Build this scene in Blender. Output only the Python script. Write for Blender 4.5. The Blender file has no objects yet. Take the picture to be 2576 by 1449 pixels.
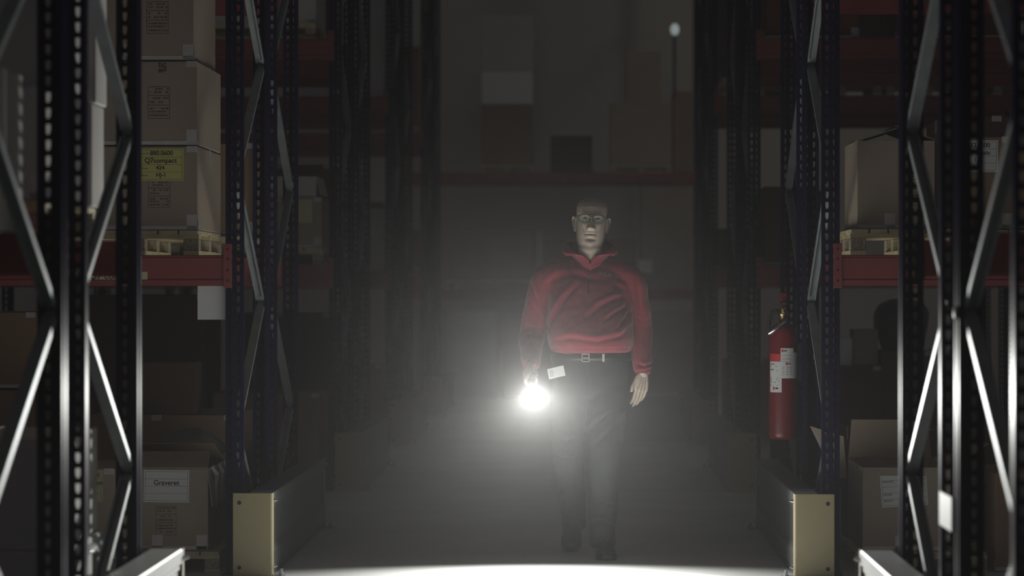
import bpy, bmesh, math, random
import numpy as np
from mathutils import Vector, Matrix, noise
random.seed(7)
C = bpy.context.scene.collection
SC = bpy.context.scene
PI = math.pi
F, VX, VY, CH = 6563.0, 1445.0, 730.0, 1.37      # focal length in px, vanishing point, lens height

def at(x, y, d):
    """point at distance d along the aisle that the photograph shows at pixel x, y"""
    return Vector(((x - VX) * d / F, d, CH - (y - VY) * d / F))

# ------------------------------------------------------------------ camera, sky, lights, exposure
cam = bpy.data.cameras.new('camera')
cam.sensor_width = 36.0
cam.lens = 36.0 * F / 2576
cam.clip_start, cam.clip_end = 0.05, 200
cam.dof.use_dof = True
cam.dof.focus_distance = 13.1
cam.dof.aperture_fstop = 2.1
camo = bpy.data.objects.new('camera', cam)
C.objects.link(camo)
camo.location = (0, 0, CH)
camo.rotation_euler = (PI / 2 + math.atan(5.5 / F), 0, math.atan(157 / F))
SC.camera = camo

W = bpy.data.worlds.new('world')
SC.world = W
W.use_nodes = True
W.node_tree.nodes['Background'].inputs[0].default_value = (0.95, 0.93, 1.0, 1)
W.node_tree.nodes['Background'].inputs[1].default_value = 0.028

TORCH = at(1340, 982, 13.12)
TAIM = Vector((0.11, -math.cos(math.radians(34)), -math.sin(math.radians(34)))).normalized()

def spot(name, loc, aim, power, cone, blend, size, col):
    l = bpy.data.lights.new(name, 'SPOT')
    l.energy, l.spot_size, l.spot_blend, l.shadow_soft_size, l.color = power, math.radians(cone), blend, size, col
    o = bpy.data.objects.new(name, l)
    C.objects.link(o)
    o.location = loc
    o.rotation_euler = aim.to_track_quat('-Z', 'Y').to_euler()
    return o

spot('torch_beam', TORCH + TAIM * 0.012, TAIM, 285, 84, 0.24, 0.02, (1.0, 1.0, 0.96))
TSPILL = Vector((0.05, -math.cos(math.radians(18)), -math.sin(math.radians(18)))).normalized()
spot('torch_spill', TORCH + TAIM * 0.012, TSPILL, 290, 144, 0.7, 0.02, (1.0, 1.0, 0.96))

def point(name, loc, power, size, col):
    l = bpy.data.lights.new(name, 'POINT')
    l.energy, l.shadow_soft_size, l.color = power, size, col
    o = bpy.data.objects.new(name, l)
    C.objects.link(o)
    o.location = loc
point('back_fill', (3.6, 31.2, 5.2), 17, 0.25, (1.0, 0.9, 0.78))  # added unseen fill light that brightens the far wall
point('back_fill', (-0.6, 28.0, 6.6), 5, 0.3, (1.0, 0.93, 0.85))  # second added fill, unseen above the far end of the aisle

SC.view_settings.view_transform = 'Standard'
SC.view_settings.look = 'None'
SC.view_settings.exposure = 0.0
SC.view_settings.gamma = 1.0
SC.view_settings.use_curve_mapping = False
SC.cycles.use_denoising = True
SC.cycles.max_bounces = 6
SC.cycles.diffuse_bounces = 4
SC.cycles.glossy_bounces = 3
SC.cycles.volume_bounces = 0
SC.cycles.transparent_max_bounces = 8
SC.cycles.sample_clamp_indirect = 6.0

# ------------------------------------------------------------------ materials
def mat(name, col, rough=0.6, metal=0.0, var=0.0, scale=8.0, bump=0.0, bscale=60.0, spec=0.5, emit=None, sheen=0.0, stretch=None, col2=None):
    m = bpy.data.materials.new(name)
    m.use_nodes = True
    n, l = m.node_tree.nodes, m.node_tree.links
    b = n['Principled BSDF']
    b.inputs['Base Color'].default_value = (*col, 1)
    b.inputs['Roughness'].default_value = rough
    b.inputs['Metallic'].default_value = metal
    b.inputs['Specular IOR Level'].default_value = spec
    if sheen:
        b.inputs['Sheen Weight'].default_value = sheen
        b.inputs['Sheen Roughness'].default_value = 0.5
    tc = n.new('ShaderNodeTexCoord')
    mp = n.new('ShaderNodeMapping')
    l.new(tc.outputs['Object'], mp.inputs[0])
    if stretch:
        mp.inputs['Scale'].default_value = stretch
    if var or col2:
        t = n.new('ShaderNodeTexNoise')
        t.inputs['Scale'].default_value = scale
        t.inputs['Detail'].default_value = 5
        l.new(mp.outputs[0], t.inputs['Vector'])
        r = n.new('ShaderNodeValToRGB')
        r.color_ramp.elements[0].position, r.color_ramp.elements[1].position = 0.3, 0.7
        c2 = col2 or tuple(min(1, c * (1 + var)) for c in col)
        c1 = col if col2 else tuple(c * (1 - var) for c in col)
        r.color_ramp.elements[0].color, r.color_ramp.elements[1].color = (*c1, 1), (*c2, 1)
        l.new(t.outputs['Fac'], r.inputs[0])
        l.new(r.outputs[0], b.inputs['Base Color'])
    if bump:
        t2 = n.new('ShaderNodeTexNoise')
        t2.inputs['Scale'].default_value = bscale
        t2.inputs['Detail'].default_value = 4
        l.new(mp.outputs[0], t2.inputs['Vector'])
        bp = n.new('ShaderNodeBump')
        bp.inputs['Strength'].default_value = bump
        bp.inputs['Distance'].default_value = 0.01
        l.new(t2.outputs['Fac'], bp.inputs['Height'])
        l.new(bp.outputs[0], b.inputs['Normal'])
    if emit:
        b.inputs['Emission Color'].default_value = (*emit[0], 1)
        b.inputs['Emission Strength'].default_value = emit[1]
    return m

M = dict(
    floor=mat('concrete', (0.56, 0.57, 0.55), 0.42, var=0.10, scale=1.3, bump=0.05, bscale=30),
    wall=mat('painted_wall', (0.62, 0.58, 0.52), 0.85, var=0.05, scale=0.8),
    joint=mat('floor_joint', (0.55, 0.55, 0.54), 0.5),
    blue=mat('blue_paint', (0.012, 0.012, 0.042), 0.30, var=0.15, scale=5, spec=0.010),
    red=mat('red_paint', (0.29, 0.065, 0.068), 0.45, var=0.10, scale=6),
    notch=mat('notch', (0.05, 0.01, 0.01), 0.6),
    zinc=mat('zinc', (0.30, 0.33, 0.34), 0.46, 0.35, var=0.10, scale=14),
    steel=mat('guard_steel', (0.22, 0.22, 0.23), 0.34, 0.70, var=0.16, scale=4, stretch=(1, 0.3, 1)),
    steel_lit=mat('torchlit_guard_steel', (0.62, 0.63, 0.61), 0.45, 0.0, var=0.06, scale=4),  # lighter copy of the guard steel, torch light put into its colour
    yellow=mat('guard_yellow', (0.36, 0.31, 0.18), 0.42, var=0.04, scale=3),
    bolt=mat('bolt', (0.7, 0.7, 0.7), 0.25, 1.0),
    hole=mat('hole', (0.02, 0.02, 0.02), 0.8),
    card=mat('cardboard', (0.40, 0.33, 0.26), 0.8, var=0.06, scale=3, bump=0.06, bscale=40),
    cardb=mat('cardboard_brown', (0.30, 0.20, 0.13), 0.8, var=0.08, scale=3, bump=0.06, bscale=40),
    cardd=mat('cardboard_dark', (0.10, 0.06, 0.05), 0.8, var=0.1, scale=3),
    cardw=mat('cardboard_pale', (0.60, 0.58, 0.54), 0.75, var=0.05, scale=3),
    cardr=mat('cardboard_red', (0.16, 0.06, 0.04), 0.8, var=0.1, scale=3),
    wood=mat('pallet_wood', (0.62, 0.54, 0.34), 0.75, var=0.16, scale=9, stretch=(1, 1, 4), bump=0.1),
    chip=mat('pallet_block', (0.42, 0.36, 0.27), 0.85, var=0.30, scale=60, bump=0.3, bscale=120),
    tape=mat('tape', (0.62, 0.60, 0.60), 0.22, var=0.08, scale=20),
    ink=mat('ink', (0.02, 0.02, 0.02), 0.7),
    inkb=mat('box_print', (0.13, 0.085, 0.06), 0.8),
    paper=mat('white_paper', (0.78, 0.79, 0.80), 0.7),
    ylab=mat('yellow_label', (0.72, 0.70, 0.24), 0.6),
    ylab2=mat('faded_yellow_label', (0.62, 0.58, 0.36), 0.6),
    film=mat('plastic_film', (0.60, 0.62, 0.62), 0.15, var=0.15, scale=20, bump=0.6, bscale=25),
    dark=mat('dark_plastic', (0.02, 0.02, 0.025), 0.5),
    grey=mat('grey_tarp', (0.16, 0.16, 0.16), 0.5, var=0.2, scale=6, bump=0.4, bscale=9),
    white=mat('white_plastic', (0.88, 0.87, 0.84), 0.45),
    ext=mat('extinguisher_red', (0.19, 0.014, 0.022), 0.28, var=0.03),
    brass=mat('brass', (0.75, 0.58, 0.25), 0.25, 1.0),
    rubber=mat('rubber', (0.05, 0.05, 0.05), 0.35),
    signred=mat('sign_red', (0.60, 0.05, 0.05), 0.5),
    skin=mat('skin', (0.60, 0.49, 0.41), 0.55, var=0.06, scale=25, bump=0.04, bscale=80),
    fleece=mat('red_fleece', (0.27, 0.022, 0.042), 0.9, var=0.10, scale=40, sheen=0.35, bump=0.08, bscale=220),
    fleeced=mat('red_fleece_edge', (0.42, 0.04, 0.065), 0.8, sheen=0.5),
    trouser=mat('grey_canvas', (0.028, 0.032, 0.031), 0.85, var=0.12, scale=20, bump=0.08, bscale=200),
    leather=mat('black_leather', (0.016, 0.016, 0.017), 0.35, bump=0.05),
    chrome=mat('chrome', (0.85, 0.85, 0.85), 0.15, 1.0),
    buckle=mat('buckle_metal', (0.8, 0.8, 0.8), 0.4, 0.4),
    frame=mat('spectacle_frame', (0.012, 0.012, 0.014), 0.3),
    eye=mat('eye_white', (0.38, 0.36, 0.34), 0.3),
    iris=mat('iris', (0.04, 0.05, 0.06), 0.2),
    brow=mat('brow_hair', (0.30, 0.28, 0.25), 0.8),
    lens=mat('torch_lens', (1, 1, 1), 0.3, emit=((1, 1, 0.97), 60.0)),
    lamp=mat('indicator_lamp', (0.8, 0.85, 0.85), 0.3, emit=((0.85, 1, 1), 0.22)),
    thread=mat('pale_thread', (0.40, 0.38, 0.42), 0.7),
)

def glass_mat():
    m = bpy.data.materials.new('spectacle_glass')
    m.use_nodes = True
    n, l = m.node_tree.nodes, m.node_tree.links
    n.clear()
    out, mix, tr, gl, fr = (n.new(t) for t in ('ShaderNodeOutputMaterial', 'ShaderNodeMixShader', 'ShaderNodeBsdfTransparent', 'ShaderNodeBsdfGlossy', 'ShaderNodeFresnel'))
    gl.inputs['Roughness'].default_value = 0.08
    gl.inputs['Color'].default_value = (0.75, 1.0, 0.85, 1)
    tr.inputs['Color'].default_value = (0.80, 0.84, 0.82, 1)
    fr.inputs['IOR'].default_value = 2.1
    l.new(fr.outputs[0], mix.inputs[0]); l.new(tr.outputs[0], mix.inputs[1]); l.new(gl.outputs[0], mix.inputs[2])
    l.new(mix.outputs[0], out.inputs[0])
    return m
M['glass'] = glass_mat()

# ------------------------------------------------------------------ mesh helpers
class MB:
    def __init__(s):
        s.v, s.f, s.m = [], [], []
    def add(s, vs, fs, mi=0):
        k = len(s.v)
        s.v += [tuple(v) for v in vs]
        s.f += [tuple(i + k for i in f) for f in fs]
        s.m += [mi] * len(fs)
        return s
    def box(s, x0, x1, y0, y1, z0, z1, mi=0):
        vs = [(x, y, z) for z in (z0, z1) for y in (y0, y1) for x in (x0, x1)]
        return s.add(vs, [(0, 2, 3, 1), (4, 5, 7, 6), (0, 1, 5, 4), (2, 6, 7, 3), (0, 4, 6, 2), (1, 3, 7, 5)], mi)
    def bevbox(s, x0, x1, y0, y1, z0, z1, b=0.004, mi=0):
        """box with chamfered edges"""
        bm = bmesh.new()
        bmesh.ops.create_cube(bm, size=1)
        for v in bm.verts:
            v.co = ((x0 + x1) / 2 + v.co.x * (x1 - x0), (y0 + y1) / 2 + v.co.y * (y1 - y0), (z0 + z1) / 2 + v.co.z * (z1 - z0))
        bmesh.ops.bevel(bm, geom=bm.edges[:], offset=b, segments=1, affect='EDGES')
        bm.verts.index_update()
        s.add([v.co[:] for v in bm.verts], [[v.index for v in f.verts] for f in bm.faces], mi)
        bm.free()
        return s
    def prism(s, poly, axis_pts, mi=0, cap=True):
        """poly: list of 2-D offsets mapped by two frames (origin,u,v) at both ends"""
        n = len(poly)
        vs = []
        for (o, u, v) in axis_pts:
            vs += [o + u * p[0] + v * p[1] for p in poly]
        fs = []
        for k in range(len(axis_pts) - 1):
            for i in range(n):
                j = (i + 1) % n
                fs.append((k * n + i, k * n + j, (k + 1) * n + j, (k + 1) * n + i))
        if cap:
            fs.append(tuple(range(n - 1, -1, -1)))
            fs.append(tuple((len(axis_pts) - 1) * n + i for i in range(n)))
        return s.add(vs, fs, mi)
    def tube(s, pts, rad, n=12, mi=0, flat=1.0, up=None):
        pts = [Vector(p) for p in pts]
        if not hasattr(rad, '__len__'):
            rad = [rad] * len(pts)
        fr = []
        u = None
        for i, p in enumerate(pts):
            t = (pts[min(i + 1, len(pts) - 1)] - pts[max(i - 1, 0)]).normalized()
            if u is None:
                r = Vector(up) if up is not None else (Vector((0, 0, 1)) if abs(t.z) < 0.9 else Vector((1, 0, 0)))
                u = (r - t * r.dot(t)).normalized()
            else:
                u = (u - t * u.dot(t)).normalized()
            w = t.cross(u)
            r_ = rad[i]
            fr.append((p, u * r_, w * r_ * flat))
        poly = [(math.cos(2 * PI * k / n), math.sin(2 * PI * k / n)) for k in range(n)]
        return s.prism(poly, fr, mi)
    def lathe(s, prof, org=(0, 0, 0), n=24, mi=0):
        org = Vector(org)
        vs, fs = [], []
        for (r, z) in prof:
            for k in range(n):
                a = 2 * PI * k / n
                vs.append((org.x + r * math.cos(a), org.y + r * math.sin(a), org.z + z))
        for i in range(len(prof) - 1):
            for k in range(n):
                j = (k + 1) % n
                fs.append((i * n + k, i * n + j, (i + 1) * n + j, (i + 1) * n + k))
        fs.append(tuple(range(n - 1, -1, -1)))
        fs.append(tuple((len(prof) - 1) * n + k for k in range(n)))
        return s.add(vs, fs, mi)
    def ellipsoid(s, c, r, n=16, m=10, mi=0, rot=None):
        c = Vector(c)
        vs, fs = [], []
        for i in range(m + 1):
            a = PI * i / m
            for k in range(n):
                b = 2 * PI * k / n
                p = Vector((r[0] * math.sin(a) * math.cos(b), r[1] * math.sin(a) * math.sin(b), r[2] * math.cos(a)))
                if rot:
                    p = rot @ p
                vs.append(c + p)
        for i in range(m):
            for k in range(n):
                j = (k + 1) % n
                fs.append((i * n + k, (i + 1) * n + k, (i + 1) * n + j, i * n + j))
        return s.add(vs, fs, mi)
    def mesh(s, name):
        me = bpy.data.meshes.new(name)
        me.from_pydata(s.v, [], s.f)
        me.polygons.foreach_set('material_index', s.m)
        return me
    def build(s, name, mats, parent=None, smooth=False, loc=None):
        me = s.mesh(name)
        for m_ in (mats if isinstance(mats, (list, tuple)) else [mats]):
            me.materials.append(m_)
        me.polygons.foreach_set('material_index', s.m)
        if smooth:
            me.polygons.foreach_set('use_smooth', [True] * len(me.polygons))
        me.update()
        return link(name, me, parent, loc)

def link(name, data, parent=None, loc=None, rot=None):
    o = bpy.data.objects.new(name, data)
    C.objects.link(o)
    if parent is not None:
        o.parent = parent
    if loc is not None:
        o.location = loc
    if rot is not None:
        o.rotation_euler = rot
    return o

def tag(o, label=None, cat=None, group=None, kind=None):
    for k, v in (('label', label), ('category', cat), ('group', group), ('kind', kind)):
        if v:
            o[k] = v
    return o

def thing(name, loc, label, cat, group=None, rz=0.0):
    o = bpy.data.objects.new(name, None)
    C.objects.link(o)
    o.location = loc
    o.rotation_euler = (0, 0, rz)
    return tag(o, label, cat, group)

def text(name, body, size, m, parent, loc, rot=(PI / 2, 0, 0), align='LEFT', bold=0.0):
    c = bpy.data.curves.new(name, 'FONT')
    c.body, c.size, c.align_x, c.align_y = body, size, align, 'CENTER'
    c.offset = bold
    tmp = bpy.data.objects.new('tmp', c)
    C.objects.link(tmp)
    me = bpy.data.meshes.new_from_object(tmp.evaluated_get(bpy.context.evaluated_depsgraph_get()))
    bpy.data.objects.remove(tmp)
    me.materials.clear()
    me.materials.append(m)
    return link(name, me, parent, loc, rot)

# ------------------------------------------------------------------ the room
tag(MB().box(-9, 9, -1, 36, -0.2, 0).build('floor', M['floor']), kind='structure')
tag(MB().box(-9, 9, 35.6, 35.9, 0, 7.5).build('wall_back', M['wall']), kind='structure')
tag(MB().box(-5, 5, 13.47, 13.49, 0.0, 0.0008).build('trim_1', M['joint']), kind='structure')

hz = bpy.data.materials.new('glow_haze')
hz.use_nodes = True
hz.node_tree.nodes.clear()
vo = hz.node_tree.nodes.new('ShaderNodeOutputMaterial')
vs_ = hz.node_tree.nodes.new('ShaderNodeVolumeScatter')
vs_.inputs['Anisotropy'].default_value = 0.45
tcv = hz.node_tree.nodes.new('ShaderNodeTexCoord')
mpv = hz.node_tree.nodes.new('ShaderNodeMapping')
mpv.vector_type = 'TEXTURE'
mpv.inputs['Location'].default_value = (-0.25, 12.4, 1.30)       # added haze, thickest near the torch to imitate its lens glow
mpv.inputs['Scale'].default_value = (1.9, 3.2, 1.45)
grv = hz.node_tree.nodes.new('ShaderNodeTexGradient')
grv.gradient_type = 'QUADRATIC_SPHERE'
mav = hz.node_tree.nodes.new('ShaderNodeMath')
mav.operation = 'MULTIPLY_ADD'
mav.inputs[1].default_value, mav.inputs[2].default_value = 0.0200, 0.0040
lk = hz.node_tree.links
lk.new(tcv.outputs['Object'], mpv.inputs[0]); lk.new(mpv.outputs[0], grv.inputs[0])
lk.new(grv.outputs['Fac'], mav.inputs[0]); lk.new(mav.outputs[0], vs_.inputs['Density'])
lk.new(vs_.outputs[0], vo.inputs['Volume'])
tag(MB().box(-6, 6, -0.8, 35.5, -0.06, 6.0).build('haze', hz), 'thin added haze imitating the torch glow in the warehouse aisle', 'haze', kind='stuff')

# ------------------------------------------------------------------ racking
XL, XR = -1.633, 1.225            # centre of the posts beside the aisle
POST_H = 5.4

def post_mesh():
    b = MB()
    hw, dp, lip = 0.043, 0.070, 0.016
    z = 0.0
    cw, cc = 0.028, 0.0185
    xs = [-hw, -cc - cw / 2, -cc + cw / 2, cc - cw / 2, cc + cw / 2, hw]
    for a, c in ((xs[0], xs[1]), (xs[2], xs[3]), (xs[4], xs[5])):
        b.add([(a, 0, 0), (c, 0, 0), (c, 0, POST_H), (a, 0, POST_H)], [(0, 1, 2, 3)])
    n = int(POST_H / 0.05)
    for k in range(n):
        z0, z1 = k * 0.05, (k + 1) * 0.05
        for c in (-cc, cc):
            a, e = c - cw / 2, c + cw / 2
            hb, hm, ht = z0 + 0.009, z0 + 0.022, z0 + 0.041
            o = [(a, 0, z0), (e, 0, z0), (e, 0, z1), (a, 0, z1)]
            h = [(c - 0.0035, 0, hb), (c + 0.0035, 0, hb), (c + 0.0075, 0, hm), (c + 0.0075, 0, ht), (c - 0.0075, 0, ht), (c - 0.0075, 0, hm)]
            b.add(o + h, [(0, 1, 5, 4), (1, 2, 7, 6, 5), (2, 3, 8, 7), (3, 0, 4, 9, 8)])
    for s in (-1, 1):                                             # flanges with a stepped bend, and rear lips
        p = [(s * hw, 0), (s * hw, dp * 0.45), (s * (hw - 0.004), dp * 0.52), (s * (hw - 0.004), dp), (s * (hw - 0.004 - lip), dp), (s * (hw - 0.004 - lip), dp - 0.006)]
        for i in range(len(p) - 1):
            (xa, ya), (xb, yb) = p[i], p[i + 1]
            b.add([(xa, ya, 0), (xb, yb, 0), (xb, yb, POST_H), (xa, ya, POST_H)], [(0, 1, 2, 3)])
    me = b.mesh('post')
    me.materials.append(M['blue'])
    return me
POST = post_mesh()

def brace_mesh(y0, z0, y1, z1, side):
    """C channel between two points in the frame's plane"""
    b = MB()
    p, q = Vector((0, y0, z0)), Vector((0, y1, z1))
    t = (q - p).normalized()
    nrm = Vector((1, 0, 0)).cross(t) * side
    u = Vector((1, 0, 0))
    w, dpt, th, lp = 0.021, 0.024, 0.002, 0.007
    poly = [(-w, 0), (w, 0), (w, dpt), (w - lp, dpt), (w - lp, dpt - th), (w - th, dpt - th), (w - th, th), (-w + th, th), (-w + th, dpt - th), (-w + lp, dpt - th), (-w + lp, dpt), (-w, dpt)]
    flat = [(a * 0.62, c * 0.35) for a, c in poly]
    e = 0.045
    b.prism(poly, [(p + t * e, u, nrm), (q - t * e, u, nrm)])
    b.prism([(-0.017, 0), (0.017, 0), (0.017, 0.004), (-0.017, 0.004)], [(p, u, nrm), (p + t * (e + 0.01), u, nrm)])
    b.prism([(-0.017, 0), (0.017, 0), (0.017, 0.004), (-0.017, 0.004)], [(q - t * (e + 0.01), u, nrm), (q, u, nrm)])
    me = b.mesh('brace')
    me.materials.append(M['zinc'])
    return me

# local frame coordinates: front post face at y=0, rear post face at y=1.05, aisle post at x=0
def zig(outer_front):
    out = []
    yo, yi = (0.035, 1.065) if outer_front else (1.065, 0.035)
    zs = [0.085 + 0.615 * k for k in range(9)]
    for k in range(8):
        ya, yb = (yi, yo) if k % 2 == 0 else (yo, yi)
        out.append(brace_mesh(ya, zs[k], yb, zs[k + 1], 1 if k % 2 == 0 else -1))
    return out
BR_A, BR_B = zig(True), zig(False)

def beam_mesh(L, s, h, face):
    """box beam with a stepped face, from the aisle post outwards; face: -1 towards the camera, 1 away"""
    b = MB()
    f = -0.026 * 1.0
    prof = [(0.0, 0.0), (0.0, h), (0.05, h), (0.05, h * 0.78), (0.055, h * 0.78), (0.055, 0.0)]
    # x offset outwards, profile in y (depth) / z; the groove along the lower third faces the aisle
    pts = [(-0.025, 0), (-0.025, h * 0.10), (-0.025, h * 0.17), (-0.019, h * 0.19), (-0.019, h * 0.225), (-0.025, h * 0.245), (-0.025, h * 0.90), (-0.021, h * 0.92), (-0.021, h * 0.94), (-0.025, h * 0.96), (-0.022, h), (0.025, h), (0.025, 0)]
    if face > 0:
        pts = [(-y, z) for y, z in pts]
    e = 0.044
    b.prism(pts, [(Vector((s * e, 0, 0)), Vector((0, 1, 0)), Vector((0, 0, 1))), (Vector((s * (L - e), 0, 0)), Vector((0, 1, 0)), Vector((0, 0, 1)))])
    me = b.mesh('beam')
    me.materials.append(M['red'])
    return me

def connector_mesh(s, h, face):
    b = MB()
    y = -0.034 * (1 if face < 0 else -1)
    x0, x1 = sorted((s * 0.012, s * 0.052))
    b.bevbox(x0, x1, min(y, y + 0.004), max(y, y + 0.004), -0.012, h + 0.055, 0.0015)
    xa, xb = sorted((s * 0.046, s * 0.052))
    b.box(xa, xb, min(y, 0.025), max(y, 0.025), -0.012, h + 0.055)
    for k in range(4):
        zc = 0.018 + k * 0.05 + (0.004 if k == 2 else 0)
        yy = y - 0.0012 if face < 0 else y + 0.0012
        xc = s * 0.033
        b.box(xc - 0.006, xc + 0.006, min(y, yy), max(y + 0.004, yy), zc, zc + 0.006, 1)
        b.box(xc - 0.003, xc + 0.004, min(y, yy), max(y + 0.004, yy), zc + 0.006, zc + 0.013, 1)
    me = b.mesh('beam_connector')
    me.materials.append(M['red'])
    me.materials.append(M['notch'])
    return me

BAY = 2.79
_cache = {}
def cached(fn, *a):
    if (fn, a) not in _cache:
        _cache[(fn, a)] = fn(*a)
    return _cache[(fn, a)]

def footplate():
    me = MB().box(-0.06, 0.06, -0.02, 0.10, 0, 0.006).lathe([(0.009, 0.006), (0.009, 0.014), (0.005, 0.016), (0.005, 0.03)], (0.048, 0.02, 0), 8).mesh('foot_plate')
    me.materials.append(M['blue'])
    return me

def rack(side, y0, half, label, levels=((1.395, 0.145), (2.95, 0.14)), far=True):
    """one single-depth rack: an aisle-side frame, the far posts and two pairs of beams"""
    s = -1 if side == 'L' else 1
    x = XL if side == 'L' else XR
    r = thing('pallet_rack', (x, y0, 0), label, 'rack', 'pallet racks beside the aisle')
    for xo in ((0, s * BAY) if far else (0,)):
        link('post', POST, r, (xo, 0, 0))
        link('post', POST, r, (xo, 1.10, 0), (0, 0, PI))
        link('foot_plate', cached(footplate), r, (xo, 0, 0))
        link('foot_plate', cached(footplate), r, (xo, 1.10, 0), (0, 0, PI))
    for me in (BR_A if half == 'A' else BR_B):
        link('brace', me, r, (0, 0, 0))
    for (z, h) in levels:
        for (y, fc) in ((0.030, -1), (1.07, 1)):
            bo = link('beam', cached(beam_mesh, BAY, s, h, fc), r, (0, y, z))
            link('beam_connector', cached(connector_mesh, s, h, fc), bo)
    return r

PITCH = 5.25
def row_y(k):
    return (7.05, 12.5, 17.8, 23.1, 28.4)[k]
ORD = ['nearest', 'second', 'third', 'fourth', 'fifth']
RACK = {}
for side, n in (('L', 5), ('R', 4)):
    sd = 'left' if side == 'L' else 'right'
    for k in range(n):
        y0 = row_y(k)
        lv = ((1.42, 0.13), (2.95, 0.14)) if k == 0 else ((1.393, 0.146), (2.95, 0.14))
        for half, dy in (('A', 0.0), ('B', 1.40)):
            hl = 'front' if half == 'A' else 'rear'
            RACK[side, k, half] = rack(side, y0 + dy, half,
                f'blue and red pallet rack {sd} of the aisle, {hl} one of the {ORD[k]} back-to-back pair', lv)

# the label strip on the lit beam of the second rack on the left
rk = RACK['L', 1, 'A']
bl = MB().box(-0.75, -0.42, -0.0004, 0.0004, -0.019, 0.019).build('beam_label', M['ylab2'], rk, loc=(0, 0.0035, 1.440))
tag(bl, 'yellow strip label on the red beam')
text('lettering', 'Q7 compact', 0.046, M['ink'], bl, (-0.702, -0.0012, -0.003), bold=0.0004)
tp = MB().box(-0.003, 0.003, -0.0005, 0.0005, -0.068, 0.068).build('tape_edge', M['tape'], rk, loc=((351 - VX) * 12.5 / F - XL, 0.0035, 1.466))

# steel ties and a pale tag joining the nearest right-hand pair
sp = MB().bevbox(-0.004, 0.004, 0, 0.27, -0.055, 0.055, 0.002).build('spacer_plate', M['white'], RACK['R', 0, 'A'], loc=(-0.047, 1.112, 0.67))
tag(sp, 'pale plate tying the two racks together')
MB().ellipsoid((0, 0, 0), (0.006, 0.018, 0.022), 12, 8).build('bolt_cap', M['white'], RACK['R', 0, 'A'], True, (-0.046, 1.06, 1.30))

# back rack, square on at the end of the aisle
def back_rack():
    r = thing('pallet_rack', (-2.35, 33.2, 0), 'dim pallet rack standing across the far end of the aisle, its beams facing the camera', 'rack')
    for xo in (0, 3.95):
        link('post', POST, r, (xo, 0, 0)); link('post', POST, r, (xo, 1.10, 0), (0, 0, PI))
        for me in BR_A:
            link('brace', me, r, (xo, 0, 0))
    for (z, h) in ((1.25, 0.13), (2.74, 0.13)):
        for (y, fc) in ((0.030, -1), (1.07, 1)):
            bo = link('beam', cached(beam_mesh, 3.95, 1, h, fc), r, (0, y, z))
            link('beam_connector', cached(connector_mesh, 1, h, fc), bo)
back_rack()

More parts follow.
